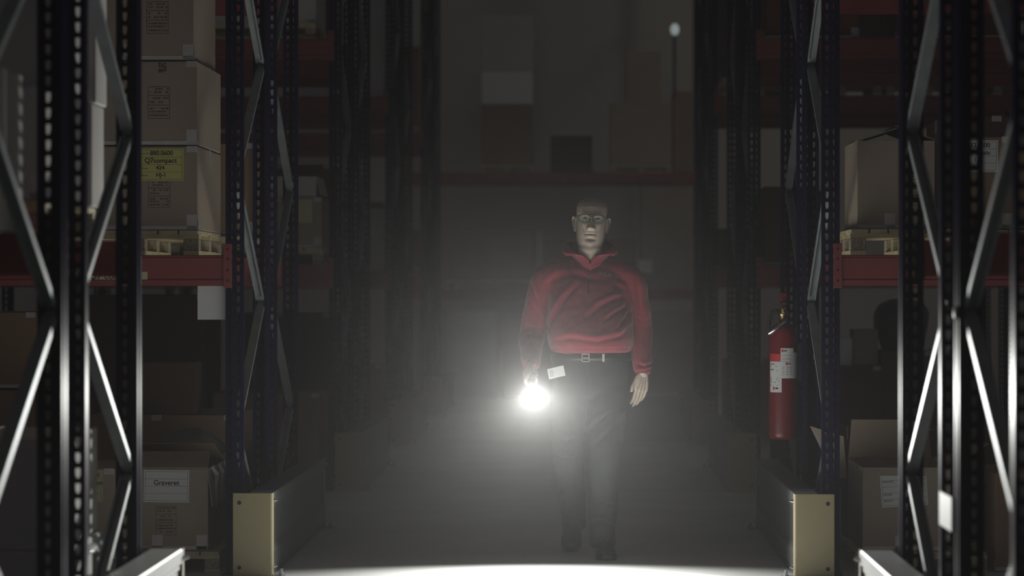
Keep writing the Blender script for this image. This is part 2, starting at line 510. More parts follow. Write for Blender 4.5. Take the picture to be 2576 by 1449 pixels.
# ------------------------------------------------------------------ end-of-aisle guards
def guard(side, k):
    s = -1 if side == 'L' else 1           # outwards
    sd = 'left' if side == 'L' else 'right'
    xi = -1.44 if side == 'L' else 1.044
    y0, y1 = row_y(k) - 0.075, row_y(k) + 2.56
    lab = {0: f'torch-lit rack guard cut by the bottom edge on the {sd}, inner face brightly lit',
           1: f'low steel rack guard on the {sd} with a bright yellow end plate facing the camera',
           2: f'dim rack guard behind the yellow-ended one on the {sd}',
           3: f'hazy rack guard third back on the {sd}, half lost in the dark',
           4: f'farthest and faintest rack guard on the {sd}'}[k]
    g = thing('rack_guard', (xi, y0, 0), lab, 'guard', 'rack guards at the row ends')
    L = y1 - y0
    H, Wd = (0.42 if k == 0 else 0.40), 0.190
    X = lambda a: s * a
    def bx(b, xa, xb, *r, mi=0, bev=None):
        x0, x1 = sorted((X(xa), X(xb)))
        return b.bevbox(x0, x1, *r, bev, mi) if bev else b.box(x0, x1, *r, mi)
    for end in (0, 1):
        b = MB()
        # U-shaped yellow end: plate with a rounded return along the aisle face
        ya, dr = (0.0, 1) if end == 0 else (L, -1)
        prof = [(Wd, 0), (0.012, 0), (0.006, 0.002), (0.002, 0.006), (0.0, 0.013), (0.0, 0.05), (0.004, 0.05), (0.004, 0.014), (0.013, 0.0045), (Wd, 0.0045)]
        o0, o1 = Vector((0, ya, 0.0)), Vector((0, ya, H))
        u, v = Vector((s, 0, 0)), Vector((0, dr, 0))
        b.prism(prof, [(o0, u, v), (o1, u, v)])
        p = b.build('end_plate', M['yellow'], g)
        hb = MB()
        for zc in (0.045, H - 0.045):
            n = 14
            yy = ya - dr * 0.0008
            vs = [(X(Wd - 0.030) + 0.010 * math.cos(2 * PI * q / n), yy, zc + 0.010 * math.sin(2 * PI * q / n)) for q in range(n)]
            hb.add(vs, [tuple(range(n))])
        hb.build('bolt_hole', M['hole'], p)
        for zc in (0.05, H - 0.035):
            bb = MB()
            bb.tube([(X(-0.012), ya + dr * 0.030, zc), (X(0.006), ya + dr * 0.030, zc)], 0.009, 8)
            bb.tube([(X(-0.020), ya + dr * 0.030, zc), (X(-0.012), ya + dr * 0.030, zc)], 0.005, 8)
            bb.build('bolt', M['bolt'], p)
    b = MB()
    prof = [(0.115, H), (0.004, H), (0.0, H - 0.006), (0.0, H - 0.052), (0.008, H - 0.060), (0.008, H - 0.075), (0.014, H - 0.082), (0.014, 0.150), (0.008, 0.142), (0.008, 0.130), (0.002, 0.120), (0.002, 0.045), (0.008, 0.035), (0.008, 0.010), (0.115, 0.010), (0.115, 0.014), (0.02, 0.014), (0.02, H - 0.004), (0.115, H - 0.004)]
    u, v = Vector((s, 0, 0)), Vector((0, 0, 1))
    b.prism(prof, [(Vector((0, 0.052, 0)), u, v), (Vector((0, L - 0.052, 0)), u, v)])
    b.build('steel_panel', M['steel_lit' if k == 0 else 'steel'], g)
    for yy in (0.05, L - 0.05):
        f = MB()
        x0, x1 = sorted((X(-0.055), X(0.05)))
        f.box(x0, x1, yy - 0.04, yy + 0.04, 0, 0.006)
        for q in (-1, 1):
            f.lathe([(0.010, 0.006), (0.010, 0.016), (0.006, 0.018), (0.006, 0.034)], (X(-0.035), yy + q * 0.022, 0), 8)
        f.build('foot', M['zinc'], g)
for side, n in (('L', 5), ('R', 4)):
    for k in range(n):
        guard(side, k)

# ------------------------------------------------------------------ pallets and cartons
def pallet(x0, x1, y0, y1, z, label, h=0.12):
    p = thing('pallet', ((x0 + x1) / 2, y0, z), label, 'pallet', 'wooden pallets in the racks')
    w, d = (x1 - x0) / 2, y1 - y0
    bh = h * 0.17
    bw = 0.075
    for i, yy in enumerate((0, d / 2 - bw / 2, d - bw)):
        for xx in (-w, -bw / 2, w - bw):
            MB().bevbox(xx, xx + bw, yy + 0.002, yy + bw, bh, h - 2 * bh, 0.003).build('block', M['chip'], p)
    for xx in (-w, -bw / 2, w - bw):
        MB().box(xx, xx + bw, 0, d, 0, bh).build('bottom_board', M['wood'], p)
    for yy in (0, d / 2 - bw / 2, d - bw):
        MB().box(-w, w, yy, yy + bw, h - 2 * bh, h - bh).build('stringer', M['wood'], p)
    n = 6
    for i in range(n):
        ww = 2 * w / n
        MB().bevbox(-w + i * ww + 0.004, -w + (i + 1) * ww - 0.004, 0, d, h - bh, h, 0.002).build('top_board', M['wood'], p)
    return p

def sticker(o, x, y, z, w, h, m, lines=(), rule=0, rz=0.0, small=()):
    """paper label on the camera-facing side of o; x, z: centre in o's own coordinates"""
    st = MB().box(-w / 2, w / 2, -0.0008, 0.0, -h / 2, h / 2).build('label_sticker', m, o)
    st.location = (x, y, z)
    st.rotation_euler = (0, rz, 0)
    if rule:
        b = MB()
        e = 0.0012
        ww, hh = w / 2 - 0.008, h / 2 - 0.008
        t = 0.0006
        for zz in [-hh + 2 * hh * i / rule for i in range(rule + 1)]:
            b.box(-ww, ww, -e, -0.0006, zz - t, zz + t)
        for xx in (-ww, ww):
            b.box(xx - t, xx + t, -e, -0.0006, -hh, hh)
        b.build('ruled_line', M['ink'], st)
    for (tx, tz, s, body) in lines:
        text('lettering', body, s, M['ink'], st, (tx, -0.0014, tz), align='CENTER', bold=0.0006)
    for (tx, tz, s, body) in small:
        text('lettering', body, s, M['ink'], st, (tx, -0.0014, tz), align='LEFT')
    return st

def print_mark(o, x, y, z, w, h, seed=0, boxed=True):
    """the block of shipping print stamped on a carton"""
    rnd = random.Random(seed)
    b = MB()
    t = 0.0011
    e = -0.0009
    if boxed:
        for zz in (-h / 2, -h * 0.08, h * 0.22, h / 2):
            b.box(-w / 2, w / 2, e, 0, zz - t, zz + t)
        for xx in (-w / 2, w / 2):
            b.box(xx - t, xx + t, e, 0, -h / 2, h / 2)
    for zz in (0.43, 0.33, 0.14, 0.02, -0.18, -0.28, -0.40):
        xx = -w / 2 + 0.008
        while xx < w / 2 - 0.012:
            q = rnd.uniform(0.004, 0.014)
            if rnd.random() < 0.78:
                b.box(xx, min(xx + q, w / 2 - 0.004), e, 0, zz * h - 0.0035, zz * h + 0.0035)
            xx += q + rnd.uniform(0.002, 0.006)
    m = b.build('print_mark', M['inkb'], o)
    m.location = (x, y, z)
    return m

def carton(x0, x1, y0, y1, z0, z1, label, m='card', group=None, tapes=True, rz=None, top='shut', inner=False):
    """cardboard box; its origin is the middle of its base"""
    cx, cy = (x0 + x1) / 2, (y0 + y1) / 2
    z0 += 0.002
    w, d, h = (x1 - x0) / 2, (y1 - y0) / 2, z1 - z0
    b = MB()
    if top == 'shut':
        b.bevbox(-w, w, -d, d, 0, h, 0.005)
    else:
        t = 0.006
        b.box(-w, w, -d, -d + t, 0, h); b.box(-w, w, d - t, d, 0, h)
        b.box(-w, -w + t, -d + t, d - t, 0, h); b.box(w - t, w, -d + t, d - t, 0, h)
        b.box(-w + t, w - t, -d + t, d - t, 0, t)
    o = b.build('carton', M[m], None)
    o.location = (cx, cy, z0)
    o.rotation_euler = (0, 0, math.radians(random.uniform(-0.6, 0.6)) if rz is None else rz)
    tag(o, label, 'carton', group)
    if tapes:
        tb = MB()
        e = 0.0012
        if top == 'shut':
            tb.box(-0.025, 0.025, -d - e, d + e, h, h + e)                     # along the top seam
        for xx in (-0.03, w - 0.03):
            tb.box(xx - 0.026, xx + 0.026, -d - e, -d, 0.0, 0.075)             # tabs folded up the front
            if top == 'shut':
                tb.box(xx - 0.026, xx + 0.026, -d - e, -d, h - 0.03, h)
        tb.box(-w - e, w + e, -d - e, -d, 0.002, 0.020)
        for sgn in (-1, 1):
            tb.box(min(sgn * w, sgn * (w + e)), max(sgn * w, sgn * (w + e)), -d - e, -d + 0.05, 0.0, 0.055)
            tb.box(min(sgn * w, sgn * (w + e)), max(sgn * w, sgn * (w + e)), -0.025, 0.025, h - 0.07, h)
        tag(tb.build('tape', M['tape'], o), kind='stuff')
        if top == 'shut':
            MB().box(-w, w, -0.0015, 0.0015, h - 0.001, h + 0.0006).build('flap_seam', M['inkb'], o)
    return o

def flap(o, name, hinge, u, length, taper, m, t=0.005):
    """open flap: hinge = (p,q), leaning along u; taper narrows its free edge"""
    p, q = Vector(hinge[0]), Vector(hinge[1])
    e = (q - p).normalized()
    u = Vector(u).normalized() * length
    n = e.cross(u).normalized() * t
    a, b_, c, d_ = p, q, q + u - e * taper, p + u + e * taper
    MB().add([a, b_, c, d_, a + n, b_ + n, c + n, d_ + n], [(0, 1, 2, 3), (7, 6, 5, 4), (0, 4, 5, 1), (1, 5, 6, 2), (2, 6, 7, 3), (3, 7, 4, 0)]).build(name, M[m], o)

G_LIT = 'cartons stacked on the lit pallet'
y1a = 12.64
# --- second rack on the left, first shelf: the lit pallet with its stack
ZB = 1.541
pallet(-2.425, -1.825, y1a, 13.46, ZB, 'light wooden pallet on the red beam under the tall taped carton stack')
names = ['lowest carton of the lit stack on the left, with the yellow label 880.0600', 'carton second from the bottom of the lit stack on the left',
         'carton third from the bottom of the lit stack on the left', 'top carton of the lit stack on the left']
for i in range(4):
    z = ZB + 0.12 + i * 0.414
    o = carton(-2.425 - (0.0 if i < 3 else 0.01), -1.828 - (0.0 if i < 2 else 0.022), y1a + 0.01, 13.44 - 0.012 * i, z, z + 0.410, names[i], 'card', G_LIT)
    w2, d2 = 0.2985, -(13.43 - y1a) / 2 + 0.006 * i
    d2 = -((13.44 - 0.012 * i) - (y1a + 0.01)) / 2
    cx = (-2.425 - 1.828) / 2
    X_ = lambda px: (px - VX) * y1a / F - cx
    if i == 0:
        sticker(o, X_(403), d2 - 0.0005, 0.318, 0.216, 0.157, M['ylab'],
                [(0.0, 0.055, 0.030, '880.0600'), (-0.004, 0.019, 0.033, 'Q7compact'), (-0.006, -0.016, 0.028, '424'), (-0.002, -0.051, 0.028, 'HJ-1')], 4,
                small=[(-0.098, 0.053, 0.014, 'Art.Nr:'), (-0.098, -0.018, 0.014, 'Antal:'), (-0.098, -0.053, 0.014, 'Batch:')])
        print_mark(o, X_(397), d2, 0.175, 0.105, 0.13, 1)
    else:
        print_mark(o, X_(397), d2, 0.205, 0.105, 0.155, i + 1)
        sm = print_mark(o, X_(405), d2, 0.375, 0.05, 0.05, i + 9, False)

# paper hanging from that beam, beside the post
ps = MB().box(-0.07, 0.07, -0.0006, 0.0006, -0.162, 0).build('paper_sheet', M['paper'], None)
ps.location = at(531, 719.5, 12.525)
tag(ps, 'blank grey-white paper sheet hanging below the red beam on the left', 'paper')

# to its left
pallet(-3.10, -2.50, 12.66, 13.46, ZB, 'pallet behind the near posts at the left edge, beside the lit carton stack')
for i in range(2):
    carton(-3.10, -2.51, 12.67, 13.44, ZB + 0.12 + i * 0.414, ZB + 0.53 + i * 0.414, ['lower', 'upper'][i] + ' carton seen behind the near posts left of the lit stack', 'cardb')

# --- second rack on the left, floor level
pallet(-2.30, -1.72, 12.62, 13.35, 0.0, 'pallet on the floor under the carton marked Graveret', 0.10)
og = carton(-2.222, -1.786, 12.68, 13.30, 0.10, 0.498, 'half-open carton with the white label Graveret on the left floor pallet', 'card', None, True, 0.0, 'open')
sticker(og, (415.5 - VX) * 12.68 / F + 2.004, -0.3105, 0.312, 0.223, 0.158, M['paper'], [(0.0, 0.016, 0.034, 'Graveret')], 4, 0.012)
print_mark(og, (414 - VX) * 12.68 / F + 2.004, -0.31, 0.145, 0.10, 0.14, 21)
flap(og, 'flap', ((-0.218, -0.31, 0.398), (0.218, -0.31, 0.398)), (0, 0.95, 0.20), 0.30, 0.03, 'card')
flap(og, 'flap', ((0.218, 0.31, 0.398), (-0.218, 0.31, 0.398)), (0, -0.9, 0.32), 0.30, 0.02, 'cardb')
flap(og, 'flap', ((0.218, -0.31, 0.398), (0.218, 0.31, 0.398)), (0.12, 0, -1.0), 0.19, 0.01, 'card')
fm = MB()
for q in range(3):
    fm.tube([(0.222 + 0.006 * q, -0.20 + 0.2 * q, 0.40), (0.245, -0.18 + 0.2 * q, 0.36), (0.232, -0.14 + 0.2 * q, 0.27), (0.238, -0.16 + 0.2 * q, 0.20)], [0.008, 0.014, 0.010, 0.004], 6, flat=0.4)
tag(fm.build('plastic_scrap', M['film'], og), kind='stuff')
pallet(-2.95, -2.33, 12.62, 13.40, 0.0, 'floor pallet behind the tilted zinc brace near the left edge', 0.10)
o2 = carton(-2.86, -2.237, 12.68, 13.30, 0.10, 0.50, 'closed carton left of the Graveret one, its yellow label half hidden', 'card')
sticker(o2, (222 - VX) * 12.68 / F + 2.5485, -0.3105, 0.312, 0.130, 0.152, M['ylab2'],
        [(0.0, 0.052, 0.027, '880.0600'), (0.0, 0.016, 0.027, 'Q7compact')], 4)
# brown stacks at the picture's left edge
for i in range(3):
    carton(-3.50, -2.895, 13.98, 14.70, 0.0 + i * 0.42, 0.412 + i * 0.42, ['bottom', 'middle', 'top'][i] + ' brown carton of the floor stack at the left edge', 'cardb')
# back rack of that pair
pallet(-2.62, -1.80, 13.93, 14.75, 0.0, 'dark pallet on the floor behind the Graveret carton')
carton(-2.60, -1.82, 13.96, 14.72, 0.12, 0.70, 'big brown carton in shadow behind the Graveret carton', 'cardb')
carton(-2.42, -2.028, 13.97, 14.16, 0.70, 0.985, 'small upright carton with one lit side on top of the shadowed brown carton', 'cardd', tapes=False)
gt = MB()
N = 22
vs, fs = [], []
for i in range(N):
    for j in range(N):
        u, v = i / (N - 1) * 2 - 1, j / (N - 1) * 2 - 1
        hgt = 0.11 * max(0, 1 - u * u) * max(0, 1 - v * v) + 0.022 * noise.noise((u * 3, v * 3, 4.0)) * (1 - u ** 4) * (1 - v ** 4)
        vs.append((u * 0.20, v * 0.26, max(0.0, hgt)))
for i in range(N - 1):
    for j in range(N - 1):
        fs.append((i * N + j, (i + 1) * N + j, (i + 1) * N + j + 1, i * N + j + 1))
fs.append(tuple(i * N for i in range(N))[::1] + tuple((N - 1) * N + j for j in range(1, N)) + tuple(i * N + N - 1 for i in range(N - 2, -1, -1)) + tuple(j for j in range(N - 2, 0, -1)))
tg = gt.add(vs, fs).build('plastic_sack', M['grey'], None, True, (-2.02, 13.66, 0.53))
tag(tg, 'crumpled grey plastic sack lying behind the open flaps of the Graveret carton', 'sack')
tg.parent = None
sp_ = pallet(-2.25, -1.79, 13.42, 13.90, 0.0, 'pallet standing under the grey plastic sack', 0.10)
carton(-2.24, -1.80, 13.42, 13.89, 0.10, 0.53, 'carton in shadow carrying the crumpled grey sack', 'cardb', tapes=False)
pallet(-2.60, -1.715, 13.95, 14.75, ZB, 'pallet seen between the two blue frames left of the aisle, on the red beam')
carton(-2.58, -1.718, 13.97, 14.72, ZB + 0.12, 2.16, 'brown carton seen through the blue frames left of the aisle, right of the lit stack', 'cardb')

# --- nearest rack on the left: stacks whose aisle sides catch the torch
pallet(-2.55, -1.765, 8.62, 9.60, 1.551, 'pallet on the nearest left shelf, behind the blurred post', 0.12)
carton(-2.55, -1.745, 8.60, 9.62, 1.671, 2.045, 'blurred carton on the nearest left shelf, lower of two', 'cardw')
carton(-2.55, -1.735, 8.66, 9.63, 2.045, 2.56, 'blurred carton on the nearest left shelf, upper of two', 'cardw')
pallet(-2.45, -1.70, 8.62, 9.44, 0.0, 'pallet on the floor of the nearest left rack')
cw_ = carton(-2.45, -1.705, 8.64, 9.42, 0.12, 0.50, 'film-wrapped carton at floor level behind the nearest left post', 'cardw')
fm = MB()
fm.tube([(0.3725, 0.39, 0.325), (0.385, 0.37, 0.345), (0.375, 0.30, 0.335), (0.380, 0.15, 0.34), (0.372, -0.2, 0.335)], [0.010, 0.022, 0.014, 0.018, 0.008], 8, flat=0.5)
fm.build('film_wrap', M['film'], cw_)
carton(-2.45, -1.722, 8.66, 9.40, 0.50, 0.875, 'pale carton on top of the film-wrapped one behind the nearest left post', 'cardw')
carton(-2.45, -1.74, 7.45, 8.20, 1.551, 2.05, 'carton at the very left edge on the nearest shelf', 'cardw')

# --- third rack on the left
y2 = row_y(2)
pallet(-2.55, -1.725, y2 + 0.10, y2 + 0.92, ZB, 'dim pallet on the third left rack, right of the zinc braces')
o = carton(-2.30, -1.735, y2 + 0.12, y2 + 0.90, ZB + 0.12, 2.01, 'dim carton with a yellow label on the third left rack', 'card')
sticker(o, 0.12, -0.3905, 0.25, 0.19, 0.16, M['ylab2'])
o = carton(-2.28, -1.78, y2 + 0.16, y2 + 0.70, 2.01, 2.155, 'low pale open carton on top of the yellow-labelled one', 'cardw', None, False, 0.0, 'open')
flap(o, 'flap', ((0.25, -0.27, 0.145), (0.25, 0.27, 0.145)), (0.25, 0, -1), 0.13, 0.01, 'cardw')
pallet(-2.62, -1.775, y2 + 0.08, y2 + 0.90, 3.092, 'pallet on the upper beam of the third left rack')
carton(-2.60, -1.78, y2 + 0.10, y2 + 0.88, 3.21, 3.75, 'carton cut by the top edge on the upper shelf of the third left rack', 'cardw')
carton(-3.3, -2.68, y2 + 0.12, y2 + 0.90, ZB, 2.05, 'brown carton behind the lit stack on the third left rack', 'cardb')
carton(-2.50, -1.76, y2 + 0.15, y2 + 0.90, 0.0, 0.66, 'brown carton on the floor of the third left rack', 'cardb')
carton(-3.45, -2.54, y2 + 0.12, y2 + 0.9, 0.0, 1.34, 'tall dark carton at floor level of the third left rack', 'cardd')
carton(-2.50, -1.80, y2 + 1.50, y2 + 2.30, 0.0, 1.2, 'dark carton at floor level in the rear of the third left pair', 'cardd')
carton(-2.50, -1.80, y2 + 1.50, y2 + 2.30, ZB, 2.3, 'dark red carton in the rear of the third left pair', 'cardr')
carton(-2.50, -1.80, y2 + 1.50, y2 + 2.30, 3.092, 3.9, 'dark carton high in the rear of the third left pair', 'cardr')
# --- fourth and fifth racks on the left
y3 = row_y(3)
carton(-2.45, -1.69, y3 + 0.12, y3 + 0.90, ZB, 2.10, 'faint carton with a lit edge on the fourth left rack', 'cardw')
carton(-2.45, -1.69, y3 + 0.12, y3 + 0.90, 3.092, 3.98, 'tall faint carton with a lit edge on the upper shelf of the fourth left rack', 'cardw')
carton(-2.45, -1.72, y3 + 0.12, y3 + 0.90, 0.0, 0.70, 'brown carton at floor level in the fourth left rack', 'cardb')
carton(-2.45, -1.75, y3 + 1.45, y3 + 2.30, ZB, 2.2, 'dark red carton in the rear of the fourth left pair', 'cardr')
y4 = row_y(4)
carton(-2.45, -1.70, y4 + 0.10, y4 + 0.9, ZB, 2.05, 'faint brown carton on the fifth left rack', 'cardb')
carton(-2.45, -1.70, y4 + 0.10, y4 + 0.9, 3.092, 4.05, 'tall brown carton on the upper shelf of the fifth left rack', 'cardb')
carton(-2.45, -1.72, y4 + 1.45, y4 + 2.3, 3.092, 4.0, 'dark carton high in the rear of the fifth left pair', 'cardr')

# --- second rack on the right, first shelf
pallet(1.335, 1.885, 12.66, 13.30, ZB, 'light wooden pallet on the red beam right of the aisle', 0.125)
o = carton(1.372, 1.745, 12.70, 13.26, ZB + 0.125, 2.095, 'taped carton with one raised flap on the right-hand shelf', 'card', None, True, 0.006, 'open')
print_mark(o, 0.005 + 0.075, -0.28, 0.19, 0.10, 0.15, 31)
flap(o, 'flap', ((0.186, -0.28, 0.43), (0.186, 0.28, 0.43)), (-0.9, 0, 0.33), 0.20, 0.01, 'cardb')
flap(o, 'flap', ((-0.186, -0.28, 0.43), (-0.186, 0.28, 0.43)), (0.94, 0, 0.30), 0.20, 0.01, 'card')
flap(o, 'flap', ((-0.186, 0.28, 0.43), (0.186, 0.28, 0.43)), (0, -1, 0.05), 0.25, 0.01, 'cardb')
pallet(1.90, 2.50, 12.66, 13.40, ZB, 'dim pallet farther right on the right-hand beam')
o = carton(1.862, 2.398, 12.70, 13.38, ZB + 0.125, 2.115, 'dim carton at the right edge with a white label ending 0500', 'cardb')
sticker(o, -0.168, -0.3405, 0.352, 0.190, 0.155, M['paper'], [(0.0, 0.052, 0.030, '032.0500'), (0.0, 0.016, 0.030, 'Q7classic'), (-0.01, -0.018, 0.028, '12'), (-0.01, -0.052, 0.028, 'A-2')], 4)
# floor level
pallet(1.36, 2.00, 12.70, 13.45, 0.0, 'pallet on the floor under the open carton on the right', 0.10)
o = carton(1.404, 1.83, 12.74, 13.42, 0.10, 0.505, 'open carton with raised flaps on the floor pallet at the right', 'card', None, True, 0.0, 'open')
sticker(o, (2271 - VX) * 12.74 / F - 1.617, -0.3405, 0.30, 0.225, 0.168, M['paper'], [], 5, -0.07,
        small=[(-0.100, 0.040, 0.018, 'Art.Nr:'), (-0.100, -0.022, 0.018, 'Antal:'), (-0.100, -0.052, 0.018, 'Batch:')])
flap(o, 'flap', ((-0.213, 0.34, 0.405), (0.213, 0.34, 0.405)), (0, 0.15, 1), 0.20, 0.02, 'card')
fl4 = [at(2036, 1071, 13.50), at(2120, 1097, 13.45), at(2128, 1200, 13.44), at(2100, 1205, 13.47)]
loc_ = [v - Vector((1.617, 13.08, 0.102)) for v in fl4]
MB().add(loc_ + [v + Vector((0, 0.005, 0)) for v in loc_], [(0, 1, 2, 3), (7, 6, 5, 4), (0, 4, 5, 1), (1, 5, 6, 2), (2, 6, 7, 3), (3, 7, 4, 0)]).build('flap', M['card'], o)
flap(o, 'flap', ((0.213, -0.34, 0.405), (0.213, 0.34, 0.405)), (0.8, 0, 0.5), 0.22, 0.03, 'cardb')
flap(o, 'flap', ((-0.213, -0.34, 0.405), (0.213, -0.34, 0.405)), (0, -0.10, -1), 0.04, 0.01, 'card')
carton(2.05, 2.55, 12.75, 13.40, 0.0, 0.48, 'closed brown carton on the floor at the right edge', 'cardb')
pallet(1.95, 2.6, 13.95, 14.75, ZB, 'pallet in shadow on the rear right-hand rack')
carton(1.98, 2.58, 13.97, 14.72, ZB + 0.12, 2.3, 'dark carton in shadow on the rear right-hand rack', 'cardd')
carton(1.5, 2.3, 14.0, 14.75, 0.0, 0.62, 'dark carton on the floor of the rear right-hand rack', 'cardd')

# --- third and fourth racks on the right
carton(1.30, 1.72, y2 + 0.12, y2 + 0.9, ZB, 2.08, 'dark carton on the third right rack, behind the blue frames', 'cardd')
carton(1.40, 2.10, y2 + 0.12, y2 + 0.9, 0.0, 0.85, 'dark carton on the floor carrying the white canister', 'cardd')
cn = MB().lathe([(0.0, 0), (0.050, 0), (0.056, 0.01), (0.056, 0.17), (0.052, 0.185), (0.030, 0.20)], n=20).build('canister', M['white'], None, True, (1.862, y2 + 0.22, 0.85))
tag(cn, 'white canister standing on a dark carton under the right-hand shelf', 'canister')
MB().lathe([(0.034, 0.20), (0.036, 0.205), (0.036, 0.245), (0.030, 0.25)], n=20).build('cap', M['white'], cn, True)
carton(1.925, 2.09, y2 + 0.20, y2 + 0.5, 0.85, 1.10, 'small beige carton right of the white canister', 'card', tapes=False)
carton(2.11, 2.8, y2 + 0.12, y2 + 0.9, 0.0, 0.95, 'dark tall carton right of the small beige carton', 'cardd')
bg = MB()
bg.ellipsoid((0, 0, 0.17), (0.17, 0.17, 0.18), 20, 12)
bgo = bg.build('bin_bag', M['dark'], None, True, (2.28, y2 + 0.42, 0.954))
for v in bgo.data.vertices:
    v.co.x, v.co.y = [math.copysign(abs(c / 0.17) ** 0.45 * 0.17, c) for c in v.co[:2]]
    v.co.z = 0.17 + math.copysign(abs((v.co.z - 0.17) / 0.18) ** 0.6 * 0.18, v.co.z - 0.17)
    q = noise.noise(Vector(v.co) * 6) * 0.035
    v.co.x += q; v.co.y += q * 0.7; v.co.z = max(0.0, v.co.z + q * 0.5)
tag(bgo, 'dark rounded sack under the right-hand shelf, on the dark tall carton', 'sack')
carton(2.2, 3.0, y2 + 0.12, y2 + 0.9, 3.092, 3.9, 'dark carton at the top of the third right rack', 'cardr')
carton(1.30, 1.95, y2 + 0.12, y2 + 0.9, 3.092, 3.8, 'dark brown carton at the top of the third right rack, next to the aisle', 'cardr')
for i, (a, b_) in enumerate(((1.30, 1.98), (2.02, 2.72), (2.76, 3.5), (3.54, 3.94))):
    pl = pallet(a, b_, y3 + 0.06, y3 + 0.9, 3.092, ['pallet nearest the aisle', 'second pallet from the aisle', 'third pallet from the aisle', 'last pallet from the aisle'][i] + ' on the upper shelf of the fourth right rack', 0.144)
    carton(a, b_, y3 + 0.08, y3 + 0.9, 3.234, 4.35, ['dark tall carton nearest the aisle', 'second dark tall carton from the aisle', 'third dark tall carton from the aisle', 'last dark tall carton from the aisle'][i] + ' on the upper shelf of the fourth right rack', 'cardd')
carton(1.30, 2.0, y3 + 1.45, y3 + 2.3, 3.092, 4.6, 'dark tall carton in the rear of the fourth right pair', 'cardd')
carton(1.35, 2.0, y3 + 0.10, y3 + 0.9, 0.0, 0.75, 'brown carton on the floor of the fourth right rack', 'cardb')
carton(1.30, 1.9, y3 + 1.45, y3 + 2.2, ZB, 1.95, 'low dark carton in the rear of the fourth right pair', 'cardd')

# --- far end of the aisle
def farbox(xa, xb, ya, yb, d, dep, label, m, **k):
    a, b_ = at(xa, yb, d), at(xb, ya, d)
    return carton(a.x, b_.x, d, d + dep, a.z, b_.z, label, m, None, False, 0.0, **k)
DB = 33.25
ztop = 2.872
pa = at(1535, 0, DB).x; pb = at(1690, 0, DB).x
pallet(pa, pb, DB, DB + 0.8, ztop, 'far pallet on the upper beam at the end of the aisle', 0.09)
def stack(xa, xb, zs, d, dep, labs, ms):
    a, b_ = at(xa, 0, d).x, at(xb, 0, d).x
    for (z0, z1), lb, m in zip(zs, labs, ms):
        carton(a, b_, d, d + dep, z0, z1, lb, m, None, False, 0.0)
stack(1535, 1690, [(ztop + 0.09, 3.76)], DB, 0.8, ['far brown carton on the upper shelf above the man'], ['card'])
stack(1575, 1662, [(3.76, 4.42)], DB + 0.05, 0.6, ['narrower carton on top of the far brown carton'], ['card'])
pa, pb = at(1205, 0, DB).x, at(1345, 0, DB).x
pallet(pa, pb, DB, DB + 0.8, ztop, 'far pallet on the upper beam left of the aisle centre', 0.09)
stack(1212, 1338, [(ztop + 0.09, 3.74), (3.74, 4.16), (4.16, 4.87)], DB, 0.7,
      ['brown far carton under the two pale ones', 'palest far carton, middle of its stack', 'grey far carton at the top of its stack'], ['cardb', 'white', 'cardw'])
carton(at(1385, 0, DB).x, at(1490, 0, DB).x, DB + 0.2, DB + 0.8, ztop, 3.35, 'dark far carton between the two far stacks', 'cardd', tapes=False)
carton(at(1690, 0, DB).x + 0.02, 1.50, DB, DB + 0.7, ztop, 3.9, 'brown far carton at the right end of the far rack', 'cardb', tapes=False)
pallet(at(1118, 0, DB).x, at(1345, 0, DB).x, DB, DB + 0.8, 1.382, 'far pallet on the lower beam left of the man', 0.12)
stack(1120, 1340, [(1.505, 2.13)], DB, 0.8, ['wide pale far carton left of the man'], ['card'])
carton(at(1349, 0, DB).x, at(1364, 0, DB).x, DB + 0.02, DB + 0.6, 1.382, 2.13, 'narrow white far panel beside the wide far carton', 'cardw', tapes=False)
stack(1370, 1600, [(1.382, 2.02)], DB + 0.05, 0.7, ['dark far carton behind the man'], ['cardb'])
stack(1612, 1735, [(1.382, 2.72)], DB, 0.7, ['tall pale far carton right of the man'], ['card'])
stack(1130, 1250, [(0.0, 1.1)], DB, 0.8, ['pale far carton on the floor beyond the torch'], ['cardw'])
stack(1262, 1420, [(0.0, 1.05)], DB, 0.8, ['far carton on the floor behind the torch hand'], ['card'])
stack(1560, 1740, [(0.0, 1.1)], DB, 0.8, ['far carton on the floor right of the man'], ['card'])
o = MB().box(-0.09, 0.09, -0.001, 0.001, -0.08, 0.08).build('paper_sheet', M['paper'], None)
o.location = at(1622, 670, DB - 0.01)
tag(o, 'small far white paper stuck up right of the man', 'paper')
cl = at(1566, 1095, 23.9); cr = at(1712, 1095, 23.9)
carton(cl.x, cr.x - 0.0, 23.9, 24.5, 0.0, 0.405, 'low pale carton on the aisle floor right of the man', 'cardw', None, False, 0.03)
lm = thing('indicator_lamp', at(1697, 75, 33.1), 'small round white lamp high at the far end, right of the aisle', 'lamp')
MB().ellipsoid((0, 0, 0), (0.055, 0.05, 0.075), 14, 10).build('lamp_globe', M['lamp'], lm, True)
MB().tube([(0, 0.02, 0), (0, 0.06, -0.05), (0, 0.09, -0.4), (0, 0.09, -0.85)], 0.018, 8).build('bracket', M['dark'], lm)

